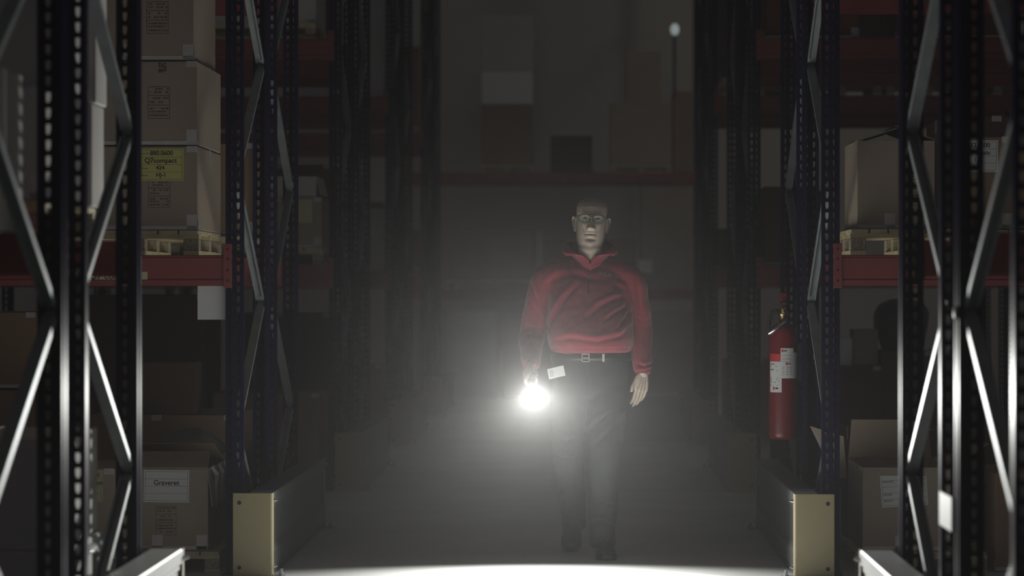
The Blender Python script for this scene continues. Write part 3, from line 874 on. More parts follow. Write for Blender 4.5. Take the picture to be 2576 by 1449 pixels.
# ------------------------------------------------------------------ fire extinguisher
EX = at(1968.5, 1103, 13.66)
e = thing('fire_extinguisher', EX, 'red fire extinguisher with white labels hung beside the right-hand rack posts', 'extinguisher')
R = 0.0735
prof = [(0.0, 0.012), (0.04, 0.008), (0.055, 0.0), (R - 0.008, 0.0), (R - 0.002, 0.012), (R, 0.03), (R, 0.53)]
for i in range(1, 9):
    a = i / 8 * PI / 2
    prof.append((0.02 + (R - 0.02) * math.cos(a), 0.53 + 0.075 * math.sin(a)))
MB().lathe(prof, n=40).build('cylinder_body', M['ext'], e, True)
MB().lathe([(0.02, 0.60), (0.02, 0.64), (0.026, 0.645), (0.026, 0.665), (0.018, 0.67), (0.018, 0.70)], n=16).build('valve', M['brass'], e, True)
h = MB()
h.bevbox(-0.015, 0.015, -0.075, 0.03, 0.700, 0.712, 0.004)
h.bevbox(-0.013, 0.013, -0.085, 0.0, 0.676, 0.686, 0.003)
h.build('lever', M['chrome'], e)
MB().bevbox(-0.013, 0.022, -0.03, 0.02, 0.715, 0.765, 0.006).build('safety_cap', M['ext'], e)
MB().tube([(-0.02, -0.01, 0.67), (-0.055, -0.02, 0.665), (-0.075, -0.03, 0.62), (-0.078, -0.035, 0.57), (-0.074, -0.04, 0.545)], 0.011, 10).build('hose', M['rubber'], e, True)
MB().tube([(0.02, -0.085, 0.625), (-0.03, -0.09, 0.585), (-0.085, -0.095, 0.548)], [0.010, 0.010, 0.014], 10).build('nozzle', M['chrome'], e, True)
def wrap(name, a0, a1, z0, z1, m, dr=0.0008, n=10):
    b = MB()
    vs, fs = [], []
    for i in range(n + 1):
        a = math.radians(a0 + (a1 - a0) * i / n)
        for z in (z0, z1):
            vs.append(((R + dr) * math.sin(a), -(R + dr) * math.cos(a), z))
    for i in range(n):
        fs.append((2 * i, 2 * i + 2, 2 * i + 3, 2 * i + 1))
    return b.add(vs, fs).build(name, m, e, True)
w1 = wrap('instruction_label', -68, -10, 0.245, 0.405, M['paper'])
wrap('red_header', -68, -10, 0.405, 0.445, M['signred'])
w2 = wrap('approval_label', -14, 42, 0.318, 0.475, M['paper'], 0.0014)
wrap('approval_label', 42, 70, 0.316, 0.452, M['paper'], 0.0012)
pm = MB()
def arcbox(a0, a1, z0, z1, mi, dr=0.0022):
    p = [math.radians(a) for a in (a0, a1)]
    pm.add([((R + dr) * math.sin(p[0]), -(R + dr) * math.cos(p[0]), z0), ((R + dr) * math.sin(p[1]), -(R + dr) * math.cos(p[1]), z0),
            ((R + dr) * math.sin(p[1]), -(R + dr) * math.cos(p[1]), z1), ((R + dr) * math.sin(p[0]), -(R + dr) * math.cos(p[0]), z1)], [(0, 1, 2, 3)], mi)
for z in (0.390, 0.378, 0.362, 0.356, 0.320, 0.312, 0.304, 0.296, 0.280):
    arcbox(-62, -62 + random.uniform(18, 44), z, z + 0.0035, 0)
for a in (-11, 6):
    z = 0.455 if a < 0 else 0.388
    arcbox(a, a + 9, z, z + 0.013, 1); arcbox(a + 11, a + 22, z + 0.003, z + 0.009, 0)
arcbox(-48, -40, 0.258, 0.274, 1); arcbox(-36, -24, 0.262, 0.270, 0)
for z in (0.437, 0.418, 0.405, 0.376, 0.366, 0.355, 0.346, 0.336):
    for a in (-8, 8, 22):
        arcbox(a, a + random.uniform(7, 13), z, z + 0.0018, 2)
pm.build('label_print', [M['ink'], M['signred'], M['inkb']], e)
br = MB()
br.bevbox(0.02, 0.085, -0.03, 0.03, 0.40, 0.425, 0.003)
br.bevbox(0.060, 0.13, -0.02, 0.02, 0.30, 0.5, 0.003)
br.build('wall_bracket', M['dark'], e)

# ------------------------------------------------------------------ the man
Y0 = 13.5
PERSON = thing('person', (0.08, Y0, 0), 'bald man in glasses and a red sweatshirt walking towards the camera with a lit torch', 'person')
PO = Vector((0.08, Y0, 0))

def ring(c, rx, ry, n=40, e=2.0, u=Vector((1, 0, 0)), v=Vector((0, 1, 0))):
    out = []
    for k in range(n):
        a = 2 * PI * k / n
        ca, sa = math.cos(a), math.sin(a)
        out.append(Vector(c) + u * (rx * math.copysign(abs(ca) ** (2 / e), ca)) + v * (ry * math.copysign(abs(sa) ** (2 / e), sa)))
    return out

def loft(b, rings, mi=0, caps=True):
    n = len(rings[0])
    vs = [p for r in rings for p in r]
    fs = []
    for i in range(len(rings) - 1):
        for k in range(n):
            j = (k + 1) % n
            fs.append((i * n + k, i * n + j, (i + 1) * n + j, (i + 1) * n + k))
    if caps:
        fs.append(tuple(range(n - 1, -1, -1)))
        fs.append(tuple((len(rings) - 1) * n + k for k in range(n)))
    return b.add(vs, fs)

def limb(b, pts, rad, n=20, flat=1.0, blunt=False):
    """round-ended tapering limb through pts, smoothed"""
    P, Rr = [Vector(p) for p in pts], list(rad)
    Q, S = [], []
    for i in range(len(P) - 1):
        p0, p1, p2, p3 = P[max(i - 1, 0)], P[i], P[i + 1], P[min(i + 2, len(P) - 1)]
        for k in range(6):
            t = k / 6
            Q.append(0.5 * ((2 * p1) + (p2 - p0) * t + (2 * p0 - 5 * p1 + 4 * p2 - p3) * t * t + (3 * p1 - p0 - 3 * p2 + p3) * t ** 3))
            S.append(Rr[i] + (Rr[i + 1] - Rr[i]) * (t * t * (3 - 2 * t)))
    Q.append(P[-1]); S.append(Rr[-1])
    d0, d1 = (Q[0] - Q[1]).normalized(), (Q[-1] - Q[-2]).normalized()
    q0, s0, q1, s1 = Q[0], S[0], Q[-1], S[-1]
    head = [(q0 + d0 * s0 * a, s0 * math.sqrt(max(0.0, 1 - a * a))) for a in (0.98, 0.8, 0.5)]
    tail = [(q1 + d1 * s1 * a, s1 * math.sqrt(max(0.0, 1 - a * a))) for a in ((0.5, 0.8, 0.98) if not blunt else ())]
    pts2 = [h[0] for h in head] + Q + [t[0] for t in tail]
    rad2 = [max(h[1], 0.001) for h in head] + S + [max(t[1], 0.001) for t in tail]
    return b.tube(pts2, rad2, n, flat=flat)

def remesh(b, voxel, smooth_it=3, fac=0.5):
    me = b.mesh('raw')
    bm = bmesh.new()
    bm.from_mesh(me)
    bmesh.ops.recalc_face_normals(bm, faces=bm.faces[:])
    bm.to_mesh(me)
    bm.free()
    o = link('tmp_raw', me)
    r = o.modifiers.new('r', 'REMESH')
    r.mode = 'VOXEL'
    r.voxel_size = voxel
    r.adaptivity = 0
    if smooth_it:
        s = o.modifiers.new('s', 'SMOOTH')
        s.iterations, s.factor = smooth_it, fac
    out = bpy.data.meshes.new_from_object(o.evaluated_get(bpy.context.evaluated_depsgraph_get()))
    bpy.data.objects.remove(o)
    bpy.data.meshes.remove(me)
    return out

def vget(me):
    a = np.empty(len(me.vertices) * 3, np.float32)
    me.vertices.foreach_get('co', a)
    return a.reshape(-1, 3).astype(np.float64)
def nget(me):
    a = np.empty(len(me.vertices) * 3, np.float32)
    me.vertices.foreach_get('normal', a)
    return a.reshape(-1, 3).astype(np.float64)
def vset(me, co):
    me.vertices.foreach_set('co', co.astype(np.float32).ravel())
    me.update()

def finish(me, name, m, parent=PERSON):
    co = vget(me) - np.array(PO)
    vset(me, co)
    me.materials.clear()
    me.materials.append(m)
    me.polygons.foreach_set('use_smooth', [True] * len(me.polygons))
    return link(name, me, parent)

# joints
L_SH, L_EL, L_WR = Vector((-0.140, Y0, 1.432)), Vector((-0.222, Y0 + 0.07, 1.135)), Vector((-0.222, Y0 - 0.165, 0.985))
R_SH, R_EL, R_WR = Vector((0.287, Y0, 1.428)), Vector((0.340, Y0 + 0.05, 1.165)), Vector((0.352, Y0 - 0.04, 0.945))
HIP_L, KNE_L, ANK_L = Vector((-0.005, Y0, 0.92)), Vector((-0.035, Y0 - 0.03, 0.505)), Vector((-0.005, Y0 + 0.29, 0.185))
HIP_R, KNE_R, ANK_R = Vector((0.180, Y0, 0.92)), Vector((0.158, Y0 - 0.11, 0.505)), Vector((0.146, Y0 - 0.045, 0.09))
HEADC = Vector((0.081, Y0 - 0.005, 1.612))      # under the chin, on the head's axis

# ---- head as a grid, chin at 0, crown at 0.238
HZ = [-0.030, -0.016, 0.0, 0.012, 0.03, 0.06, 0.09, 0.12, 0.15, 0.18, 0.205, 0.222, 0.233, 0.238]
HW = [0.022, 0.050, 0.060, 0.064, 0.069, 0.0735, 0.0755, 0.077, 0.0795, 0.081, 0.075, 0.058, 0.034, 0.004]
HF = [0.025, 0.056, 0.074, 0.084, 0.090, 0.092, 0.092, 0.092, 0.095, 0.090, 0.076, 0.056, 0.030, 0.004]
HB = [0.060, 0.062, 0.064, 0.068, 0.074, 0.086, 0.096, 0.103, 0.106, 0.102, 0.086, 0.064, 0.036, 0.004]
def head_grid(b):
    NZ, NA = 110, 120
    zs = np.concatenate([np.linspace(-0.03, 0.21, 84, endpoint=False), 0.21 + 0.028 * np.sin(np.linspace(0, PI / 2, NZ - 84))])
    w, f, k = (np.interp(zs, HZ, q) for q in (HW, HF, HB))
    ker = np.array([1, 2, 3, 2, 1]) / 9
    def sm(q):
        return np.convolve(np.pad(q, 2, mode='edge'), ker, 'valid')
    w, f, k = sm(w), sm(f), sm(k)
    w[-1] = f[-1] = k[-1] = 0.002
    vs = []
    for i, z in enumerate(zs):
        for j in range(NA):
            a = 2 * PI * j / NA
            ca, sa = math.cos(a), math.sin(a)
            e = 2.0 / 2.25
            x = w[i] * math.copysign(abs(sa) ** e, sa)
            y = (-f[i] if ca > 0 else k[i]) * abs(ca) ** e
            vs.append((x, y, z))
    V = np.array(vs)
    x, y, z = V[:, 0].copy(), V[:, 1].copy(), V[:, 2].copy()
    fr = np.clip(-y / 0.09, 0, 1) ** 1.5
    def G(cx, cz, sx, sz, rot=0.0, both=False):
        def g(c, s=1):
            dx, dz = x - c, z - cz
            r = rot * s
            u = dx * math.cos(r) + dz * math.sin(r)
            v = -dx * math.sin(r) + dz * math.cos(r)
            return np.exp(-(u / sx) ** 2 - (v / sz) ** 2)
        return g(cx) + g(-cx, -1) if both else g(cx)
    d = np.zeros(len(V))
    d += 0.0065 * G(0.030, 0.136, 0.024, 0.0085, 0.10, True)         # brow ridges
    d += 0.003 * G(0, 0.135, 0.014, 0.010)
    d -= 0.0135 * G(0.032, 0.116, 0.0165, 0.0115, 0.05, True)        # sockets
    d += 0.0050 * G(0.032, 0.1165, 0.011, 0.0065, 0, True)           # lids
    nz = np.clip((0.130 - z) / (0.130 - 0.077), 0, 1)
    ridge = np.where((z < 0.134) & (z > 0.05), np.exp(-(x / (0.0085 + 0.006 * nz)) ** 2) * (0.004 + 0.024 * nz ** 1.2), 0)
    under = 1 / (1 + np.exp(-(z - 0.0735) / 0.0016))
    d += ridge * under
    d += 0.0090 * G(0.0140, 0.0795, 0.0062, 0.0058, 0, True)         # nostril wings
    d -= 0.0040 * G(0.0068, 0.0735, 0.0036, 0.0028, 0, True)
    d += 0.0045 * G(0.044, 0.092, 0.017, 0.016, 0.3, True)           # cheeks
    d -= 0.0058 * G(0.0335, 0.070, 0.0042, 0.022, -0.42, True)       # folds beside the mouth
    d += 0.0036 * G(0.042, 0.066, 0.008, 0.018, -0.4, True)
    d -= 0.0022 * G(0, 0.0690, 0.0045, 0.004)                        # philtrum
    d += 0.0028 * G(0, 0.0640, 0.022, 0.0050)                        # lips
    d += 0.0036 * G(0, 0.0505, 0.022, 0.0052)
    d -= 0.0062 * G(0, 0.0582, 0.0235, 0.0021)
    d -= 0.0012 * G(0.0265, 0.0545, 0.005, 0.006, -0.4, True)
    d -= 0.0060 * G(0, 0.0385, 0.024, 0.0055)                        # crease above the chin
    d += 0.0075 * G(0, 0.0200, 0.021, 0.0130)                        # chin
    d -= 0.0016 * G(0, 0.158, 0.035, 0.0018) + 0.0014 * G(0, 0.171, 0.03, 0.0018)
    d -= 0.0018 * G(0.0045, 0.140, 0.0016, 0.007, 0, True)
    y2 = y - d * fr
    x2 = x * (1 + 0.03 * G(0.07, 0.05, 0.02, 0.02, 0, True))
    z = np.where(z < 0.1145, 0.1145 - (0.1145 - z) * 1.36, z)         # a long lower face
    V = np.stack([x2, y2, z], 1)
    Rm = Matrix.Rotation(math.radians(3.2), 3, 'Y') @ Matrix.Rotation(math.radians(-6), 3, 'X')
    Rn = np.array(Rm)
    V = V @ Rn.T + np.array(HEADC)
    fs = []
    for i in range(NZ - 1):
        for j in range(NA):
            q = (j + 1) % NA
            fs.append((i * NA + j, i * NA + q, (i + 1) * NA + q, (i + 1) * NA + j))
    fs.append(tuple(range(NA - 1, -1, -1)))
    fs.append(tuple((NZ - 1) * NA + j for j in range(NA)))
    b.add([tuple(v) for v in V], fs)
    return Rm
def hp(x, y, z):
    return HEADC + HR @ Vector((x, y, z))

body = MB()
HR = head_grid(body)
# ears
for s in (-1, 1):
    rot = HR @ Matrix.Rotation(s * math.radians(-24), 3, 'Z') @ Matrix.Rotation(math.radians(-10), 3, 'X')
    n0 = len(body.v)
    body.ellipsoid(hp(s * 0.0835, 0.012, 0.101), (0.0075, 0.018, 0.035), 18, 12, 0, rot)
    rim = [hp(s * x, y, z) for x, y, z in ((0.080, -0.004, 0.120), (0.087, -0.003, 0.133), (0.094, 0.012, 0.139), (0.097, 0.026, 0.130), (0.096, 0.031, 0.108), (0.091, 0.025, 0.086), (0.086, 0.010, 0.066))]
    body.tube(rim, [0.004, 0.0045, 0.005, 0.005, 0.0045, 0.0045, 0.004], 8)
    body.ellipsoid(hp(s * 0.0835, 0.007, 0.066), (0.006, 0.008, 0.010), 12, 8)
# neck, heavy under the chin
loft(body, [ring((0.080, Y0 + dy_, z), rx, ry, 28) for z, dy_, rx, ry in ((1.40, 0.012, 0.10, 0.08), (1.46, 0.008, 0.078, 0.074), (1.51, 0.0, 0.070, 0.070), (1.55, -0.008, 0.068, 0.070), (1.59, -0.012, 0.065, 0.068), (1.64, -0.005, 0.058, 0.062))])
body.ellipsoid((0.080, Y0 - 0.046, 1.576), (0.064, 0.054, 0.046), 20, 12)
body.ellipsoid((0.080, Y0 - 0.044, 1.552), (0.063, 0.052, 0.048), 20, 12)
body.ellipsoid((0.080, Y0 - 0.034, 1.528), (0.060, 0.050, 0.050), 20, 12)
body.ellipsoid((0.080, Y0 - 0.030, 1.548), (0.052, 0.046, 0.050), 20, 12)
# trunk and limbs under the clothes
loft(body, [ring((0.082, Y0 + 0.01, z), rx, ry, 28) for z, rx, ry in ((0.84, 0.10, 0.08), (0.95, 0.135, 0.10), (1.10, 0.14, 0.10), (1.30, 0.14, 0.09), (1.42, 0.13, 0.08), (1.47, 0.08, 0.06))])
limb(body, [Vector((0.0, Y0, 1.41)), L_SH, L_EL, L_WR], [0.05, 0.05, 0.038, 0.029], 16)
limb(body, [Vector((0.16, Y0, 1.41)), R_SH, R_EL, R_WR], [0.05, 0.05, 0.038, 0.029], 16)
limb(body, [HIP_L, KNE_L, ANK_L], [0.06, 0.036, 0.022], 16)
limb(body, [HIP_R, KNE_R, ANK_R], [0.06, 0.036, 0.026], 16)
limb(body, [ANK_L, ANK_L + Vector((0, -0.02, -0.06))], [0.026, 0.014], 12)
limb(body, [ANK_R + Vector((0, 0.02, -0.02)), ANK_R + Vector((0, -0.06, -0.05))], [0.024, 0.014], 12)

def finger(b, base, d0, curl, segs, r):
    """chain of phalanges starting along d0, each bending towards curl"""
    pts, p, d = [Vector(base)], Vector(base), Vector(d0).normalized()
    c = Vector(curl)
    for ln, bend in segs:
        d = (d + c * bend).normalized()
        p = p + d * ln
        pts.append(p)
    limb(b, pts, [r, r * 0.98, r * 0.9, r * 0.78][:len(pts)], 12)

# hanging hand (the man's left): thumb edge half towards the camera
dn = Vector((-0.10, -0.10, -1)).normalized()
acr = Vector((0.86, 0.50, 0)).normalized()              # from the thumb side to the little finger
acr = (acr - dn * acr.dot(dn)).normalized()
pal = dn.cross(acr) * 1.0
if pal.y < 0:
    pal = -pal
WR = R_WR
for q in range(4):
    f0 = WR + dn * 0.012 + acr * (-0.014 + q * 0.010)
    f1 = WR + dn * (0.092 - abs(q - 1.2) * 0.004) + acr * (-0.030 + q * 0.020)
    limb(body, [f0, (f0 + f1) / 2, f1], [0.017, 0.0165, 0.0115], 12)
    finger(body, f1, dn, pal, [((0.042, 0.047, 0.043, 0.034)[q], 0.28 + 0.06 * q), ((0.026, 0.030, 0.027, 0.020)[q], 0.42), ((0.020, 0.021, 0.020, 0.017)[q], 0.35)], (0.0092, 0.0094, 0.0090, 0.0080)[q])
t0 = WR + dn * 0.020 - acr * 0.022
limb(body, [t0, t0 + dn * 0.026 - acr * 0.014], [0.016, 0.0125], 12)
finger(body, t0 + dn * 0.026 - acr * 0.014, dn * 0.85 - acr * 0.55, acr * 0.5 + dn * 0.3, [(0.030, 0.15), (0.027, 0.5)], 0.0100)

# hand closed round the torch
AX = TAIM
HC = TORCH - AX * 0.115
side = Vector((0, 0, 1)).cross(AX).normalized()
upv = AX.cross(side).normalized()
if upv.z < 0:
    upv = -upv
HRAD = 0.017
lat = -side if side.x > 0 else side                  # towards the picture's left: back of the hand
for q in range(4):
    c = HC + AX * (0.030 - 0.0195 * q)
    pts = []
    for k in range(8):
        a = math.radians(75 + 215 * k / 7)
        pts.append(c + (upv * math.sin(a) * -1 + lat * -math.cos(a) * -1) * 0 + (lat * math.sin(a) * 0.0280 + upv * math.cos(a) * 0.0280))
    limb(body, pts, [0.0100, 0.0098, 0.0096, 0.0094, 0.0092, 0.0088, 0.0084, 0.0076][:8], 10)
for q in range(4):
    f1 = HC + AX * (0.026 - 0.0195 * q) + lat * 0.0265 * math.sin(math.radians(75)) + upv * 0.0265 * math.cos(math.radians(75))
    mid = HC + AX * (0.01 - 0.012 * q) + upv * 0.030 + lat * 0.012
    limb(body, [f1, mid, HC - AX * 0.055 + upv * 0.034, L_WR], [0.011, 0.014, 0.017, 0.026], 12)
tb0 = HC - AX * 0.035 + upv * 0.030 - lat * 0.012
limb(body, [tb0, HC - AX * 0.002 + upv * 0.018 - lat * 0.026, HC + AX * 0.028 + upv * 0.024 - lat * 0.014, HC + AX * 0.046 + upv * 0.027 + lat * 0.0], [0.016, 0.0125, 0.0105, 0.0085], 12)

bme = remesh(body, 0.0028, 1, 0.4)
bmn = bmesh.new()
bmn.from_mesh(bme)
neckv = [v for v in bmn.verts if 1.49 < v.co.z < 1.605 and abs(v.co.x - 0.08) < 0.10]
for _ in range(26):
    bmesh.ops.smooth_vert(bmn, verts=neckv, factor=0.5, use_axis_x=True, use_axis_y=True, use_axis_z=True)
bmn.to_mesh(bme)
bmn.free()
finish(bme, 'body', M['skin'])

# ---- sweatshirt
sw = MB()
TS = [(1.046, 0.085, -0.030, 0.186, 0.145), (1.054, 0.085, -0.038, 0.204, 0.164), (1.075, 0.084, -0.048, 0.216, 0.178), (1.12, 0.083, -0.055, 0.222, 0.184), (1.17, 0.081, -0.052, 0.222, 0.180), (1.24, 0.078, -0.036, 0.216, 0.162),
      (1.32, 0.076, -0.018, 0.212, 0.146), (1.40, 0.075, 0.0, 0.212, 0.130), (1.45, 0.075, 0.008, 0.196, 0.112), (1.49, 0.076, 0.014, 0.152, 0.094), (1.52, 0.078, 0.016, 0.108, 0.082), (1.545, 0.079, 0.014, 0.084, 0.076)]
zz = np.linspace(1.046, 1.545, 34)
loft(sw, [ring((np.interp(z, [t[0] for t in TS], [t[1] for t in TS]), Y0 + np.interp(z, [t[0] for t in TS], [t[2] for t in TS]), z),
               np.interp(z, [t[0] for t in TS], [t[3] for t in TS]), np.interp(z, [t[0] for t in TS], [t[4] for t in TS]), 48, 2.3) for z in zz])
limb(sw, [Vector((-0.03, Y0, 1.455)), L_SH + Vector((0.005, 0, 0.0)), L_SH.lerp(L_EL, 0.5) + Vector((-0.006, 0, 0)), L_EL, L_EL.lerp(L_WR, 0.55), L_WR + (L_EL - L_WR) * 0.10], [0.075, 0.079, 0.074, 0.068, 0.056, 0.046], 24)
limb(sw, [Vector((0.18, Y0, 1.455)), R_SH + Vector((-0.005, 0, 0.0)), R_SH.lerp(R_EL, 0.5) + Vector((0.004, 0, 0)), R_EL, R_EL.lerp(R_WR, 0.55), R_WR + (R_EL - R_WR) * 0.10], [0.075, 0.079, 0.072, 0.066, 0.056, 0.047], 24)
# waistband and cuffs
sme = remesh(sw, 0.0065, 6, 0.5)
co, no = vget(sme), nget(sme)
sc_ = Y0 / F
def P2(px, py):
    return (px - VX) * sc_, CH - (py - VY) * sc_
X, Z = co[:, 0], co[:, 2]
front = np.clip((Y0 + 0.02 - co[:, 1]) / 0.06, 0, 1)
disp = np.zeros(len(co))
def crease(pts, depth, w, mask=None, bulge=0.7):
    """a fold along a polyline given in the photograph's pixels: a valley with a ridge above it"""
    global disp
    P = [P2(*p) for p in pts]
    best = np.full(len(co), 9.0); sgn = np.zeros(len(co)); tt = np.zeros(len(co))
    tot = len(P) - 1
    for i in range(tot):
        (xa, za), (xb, zb) = P[i], P[i + 1]
        dx, dz = xb - xa, zb - za
        L2 = dx * dx + dz * dz
        t = np.clip(((X - xa) * dx + (Z - za) * dz) / L2, 0, 1)
        ex, ez = X - (xa + t * dx), Z - (za + t * dz)
        dist = np.sqrt(ex * ex + ez * ez)
        side_ = np.sign(dx * ez - dz * ex)
        upd = dist < best
        best = np.where(upd, dist, best); sgn = np.where(upd, side_, sgn); tt = np.where(upd, (i + t) / tot, tt)
    s = best * sgn
    fade = np.sin(np.clip(tt, 0.02, 0.98) * PI) ** 0.6
    prof = -np.exp(-(s / w) ** 2) + bulge * np.exp(-((s - 2.0 * w) / (1.6 * w)) ** 2)
    disp += depth * prof * fade * front * (best < 8 * w)
crease([(1372, 842), (1392, 800), (1420, 752), (1455, 715)], 0.016, 0.011)
crease([(1375, 825), (1370, 770), (1378, 715), (1400, 690)], 0.014, 0.010)
crease([(1390, 855), (1440, 850), (1500, 858), (1560, 845), (1585, 820)], 0.013, 0.012)
crease([(1475, 800), (1512, 768), (1548, 752), (1575, 748)], 0.015, 0.011)
crease([(1520, 806), (1545, 788), (1575, 770)], 0.011, 0.008)
crease([(1550, 830), (1572, 800), (1590, 775)], 0.011, 0.008)
crease([(1545, 716), (1565, 728), (1575, 760), (1580, 800)], 0.014, 0.010)
crease([(1400, 700), (1440, 690), (1480, 700), (1530, 705)], 0.007, 0.014)
crease([(1312, 820), (1340, 826), (1368, 822)], 0.014, 0.010)
crease([(1308, 845), (1335, 850), (1365, 838)], 0.012, 0.009)
crease([(1335, 760), (1352, 790), (1368, 810)], 0.011, 0.009)
crease([(1330, 700), (1345, 740), (1362, 790)], 0.009, 0.009)
crease([(1600, 800), (1620, 808), (1640, 800)], 0.009, 0.008)
crease([(1600, 912), (1620, 922), (1645, 912)], 0.011, 0.007)
crease([(1598, 935), (1620, 932), (1642, 926)], 0.010, 0.006)
crease([(1600, 700), (1606, 760), (1612, 800)], 0.008, 0.008)
for i in range(len(co)):
    p = Vector(co[i])
    q = Vector((p.x * 7 + p.z * 4, p.y * 8, p.z * 9 - p.x * 5))
    disp[i] += 0.0055 * noise.noise(q) + 0.0025 * noise.noise(q * 2.7)
band = np.exp(-((Z - 1.072) / 0.006) ** 2) * (np.abs(X - 0.083) < 0.22)
disp -= 0.004 * band
co += no * disp[:, None]
vset(sme, co)
shirt = finish(sme, 'sweatshirt', M['fleece'])
from mathutils.bvhtree import BVHTree
SB = BVHTree.FromPolygons([v.co.copy() for v in sme.vertices], [tuple(p.vertices) for p in sme.polygons])
def front_of(px, py, off):
    """point on the front of the sweatshirt seen at a pixel, in the man's coordinates"""
    x, z = P2(px, py)
    hit = SB.ray_cast(Vector((x - PO.x, -1.0, z)), Vector((0, 1, 0)))
    y = hit[0].y if hit[0] else -0.16
    return Vector((x - PO.x, y - off, z))

# collar: stands behind the neck, folds outwards at the open zip
cb = MB()
NU, NV = 48, 12
def cl_pt(u, v):
    a = u * PI
    s = 1 if u >= 0 else -1
    t = abs(u)
    Bp = Vector((0.081 + 0.090 * math.sin(a) * (1 - 0.25 * t), Y0 + 0.005 + 0.088 * math.cos(a) - 0.018 * t ** 4, 1.535 - 0.062 * max(0, t - 0.35) ** 1.2 / 0.65 ** 1.2))
    keys = [(0, (0.0, 0.100, 1.622)), (0.35, (0.098, 0.062, 1.622)), (0.55, (0.118, 0.004, 1.614)), (0.75, (0.136, -0.052, 1.590)), (0.9, (0.142, -0.078, 1.566)), (1.0, (0.122, -0.090, 1.549))]
    for (t0, p0), (t1, p1) in zip(keys, keys[1:]):
        if t <= t1:
            k = (t - t0) / (t1 - t0)
            T = Vector(p0).lerp(Vector(p1), k)
            break
    Tp = Vector((0.081 + s * T.x, Y0 + T.y, T.z))
    fold = max(0.0, t - 0.5) * 2
    vx, vz = v ** (1 + 1.1 * fold), 1 - (1 - v) ** (1 + 0.9 * fold)
    p = Vector((Bp.x + (Tp.x - Bp.x) * vx, Bp.y + (Tp.y - Bp.y) * v, Bp.z + (Tp.z - Bp.z) * vz))
    p.z += 0.012 * fold * math.sin(v * PI)
    p.y -= 0.010 * fold * math.sin(v * PI)
    p.x += s * 0.010 * (1 - fold) * math.sin(v * PI)
    return p - PO
vs = [cl_pt(-1 + 2 * i / NU, j / NV) for i in range(NU + 1) for j in range(NV + 1)]
fs = [(i * (NV + 1) + j, (i + 1) * (NV + 1) + j, (i + 1) * (NV + 1) + j + 1, i * (NV + 1) + j + 1) for i in range(NU) for j in range(NV)]
cb.add(vs, fs)
col = cb.build('collar', M['fleece'], shirt, True)
sol = col.modifiers.new('t', 'SOLIDIFY')
sol.thickness, sol.offset = 0.005, 0
ed = MB()
ed.tube([cl_pt(-1 + 2 * i / NU, 1) for i in range(NU + 1)], 0.0026, 8)
for s in (-1, 1):
    ed.tube([cl_pt(s, j / NV) for j in range(NV + 1)], 0.0026, 8)
tag(ed.build('collar_piping', M['fleeced'], shirt, True), kind='stuff')
zp = MB()
zpts = [front_of(1481 - 0.2 * k, 690 + 6 * k, 0.003) for k in range(9)]
zp.tube(zpts, 0.0035, 6)
zp.build('zip', M['dark'], shirt)
zt = zpts[0]
MB().bevbox(zt.x - 0.004, zt.x + 0.004, zt.y - 0.006, zt.y - 0.002, zt.z - 0.030, zt.z, 0.001).build('zip_puller', M['chrome'], shirt)
pa, pb = front_of(1505, 685, 0.002), front_of(1552, 698, 0.002)
pm_ = front_of(1528, 692, 0.002)
ang = math.atan2(pb.z - pa.z, pb.x - pa.x)
yaw = math.atan2(pb.y - pa.y, pb.x - pa.x)
tx = text('lettering', 'SECURITY', 0.0235, M['thread'], shirt, (0, 0, 0), align='CENTER', bold=0.0006)
for v in tx.data.vertices:                       # lay each letter onto the cloth
    x = pm_.x + v.co.x * math.cos(ang) - v.co.y * math.sin(ang)
    z = pm_.z + v.co.x * math.sin(ang) + v.co.y * math.cos(ang)
    hit = SB.ray_cast(Vector((x, -1.0, z)), Vector((0, 1, 0)))
    v.co = Vector((x, (hit[0].y if hit[0] else pm_.y) - 0.0022, z))
tx.rotation_euler = (0, 0, 0)

# ---- trousers
tr = MB()
PS = [(1.062, 0.085, -0.018, 0.196, 0.138), (1.0, 0.086, -0.016, 0.203, 0.142), (0.97, 0.086, -0.012, 0.204, 0.138), (0.92, 0.086, 0.0, 0.206, 0.136), (0.86, 0.084, 0.0, 0.198, 0.125), (0.82, 0.082, 0.0, 0.165, 0.10)]
loft(tr, [ring((cx, Y0 + cy, z), rx, ry, 36, 2.3) for z, cx, cy, rx, ry in PS])
hemR = ANK_R + Vector((0.0, 0.01, -0.025)); hemL = ANK_L + Vector((0, 0.02, -0.03))
limb(tr, [HIP_R + Vector((0.0, 0, -0.02)), HIP_R.lerp(KNE_R, 0.5) + Vector((0.002, -0.005, 0)), KNE_R, KNE_R.lerp(ANK_R, 0.5) + Vector((0, 0.02, 0)), hemR + Vector((0, -0.01, 0.05)), hemR + Vector((0, -0.025, -0.015))], [0.104, 0.099, 0.083, 0.072, 0.068, 0.070], 24, blunt=True)
limb(tr, [HIP_L + Vector((0.0, 0, -0.02)), HIP_L.lerp(KNE_L, 0.5) + Vector((-0.002, -0.01, 0)), KNE_L, KNE_L.lerp(ANK_L, 0.5), hemL + Vector((0, -0.04, 0.04)), hemL + Vector((0, -0.01, -0.03))], [0.104, 0.096, 0.083, 0.072, 0.067, 0.068], 24, blunt=True)
pk = HIP_R.lerp(KNE_R, 0.62)
tr.bevbox(pk.x + 0.055, pk.x + 0.093, pk.y - 0.075, pk.y + 0.075, pk.z - 0.075, pk.z + 0.085, 0.012)   # cargo pocket
tme = remesh(tr, 0.0075, 5, 0.5)
co, no = vget(tme), nget(tme)
X, Z = co[:, 0], co[:, 2]
front = np.clip((Y0 + 0.08 - co[:, 1]) / 0.06, 0, 1)
disp = np.zeros(len(co))
crease([(1475, 1085), (1505, 1055), (1535, 1032)], 0.012, 0.008)
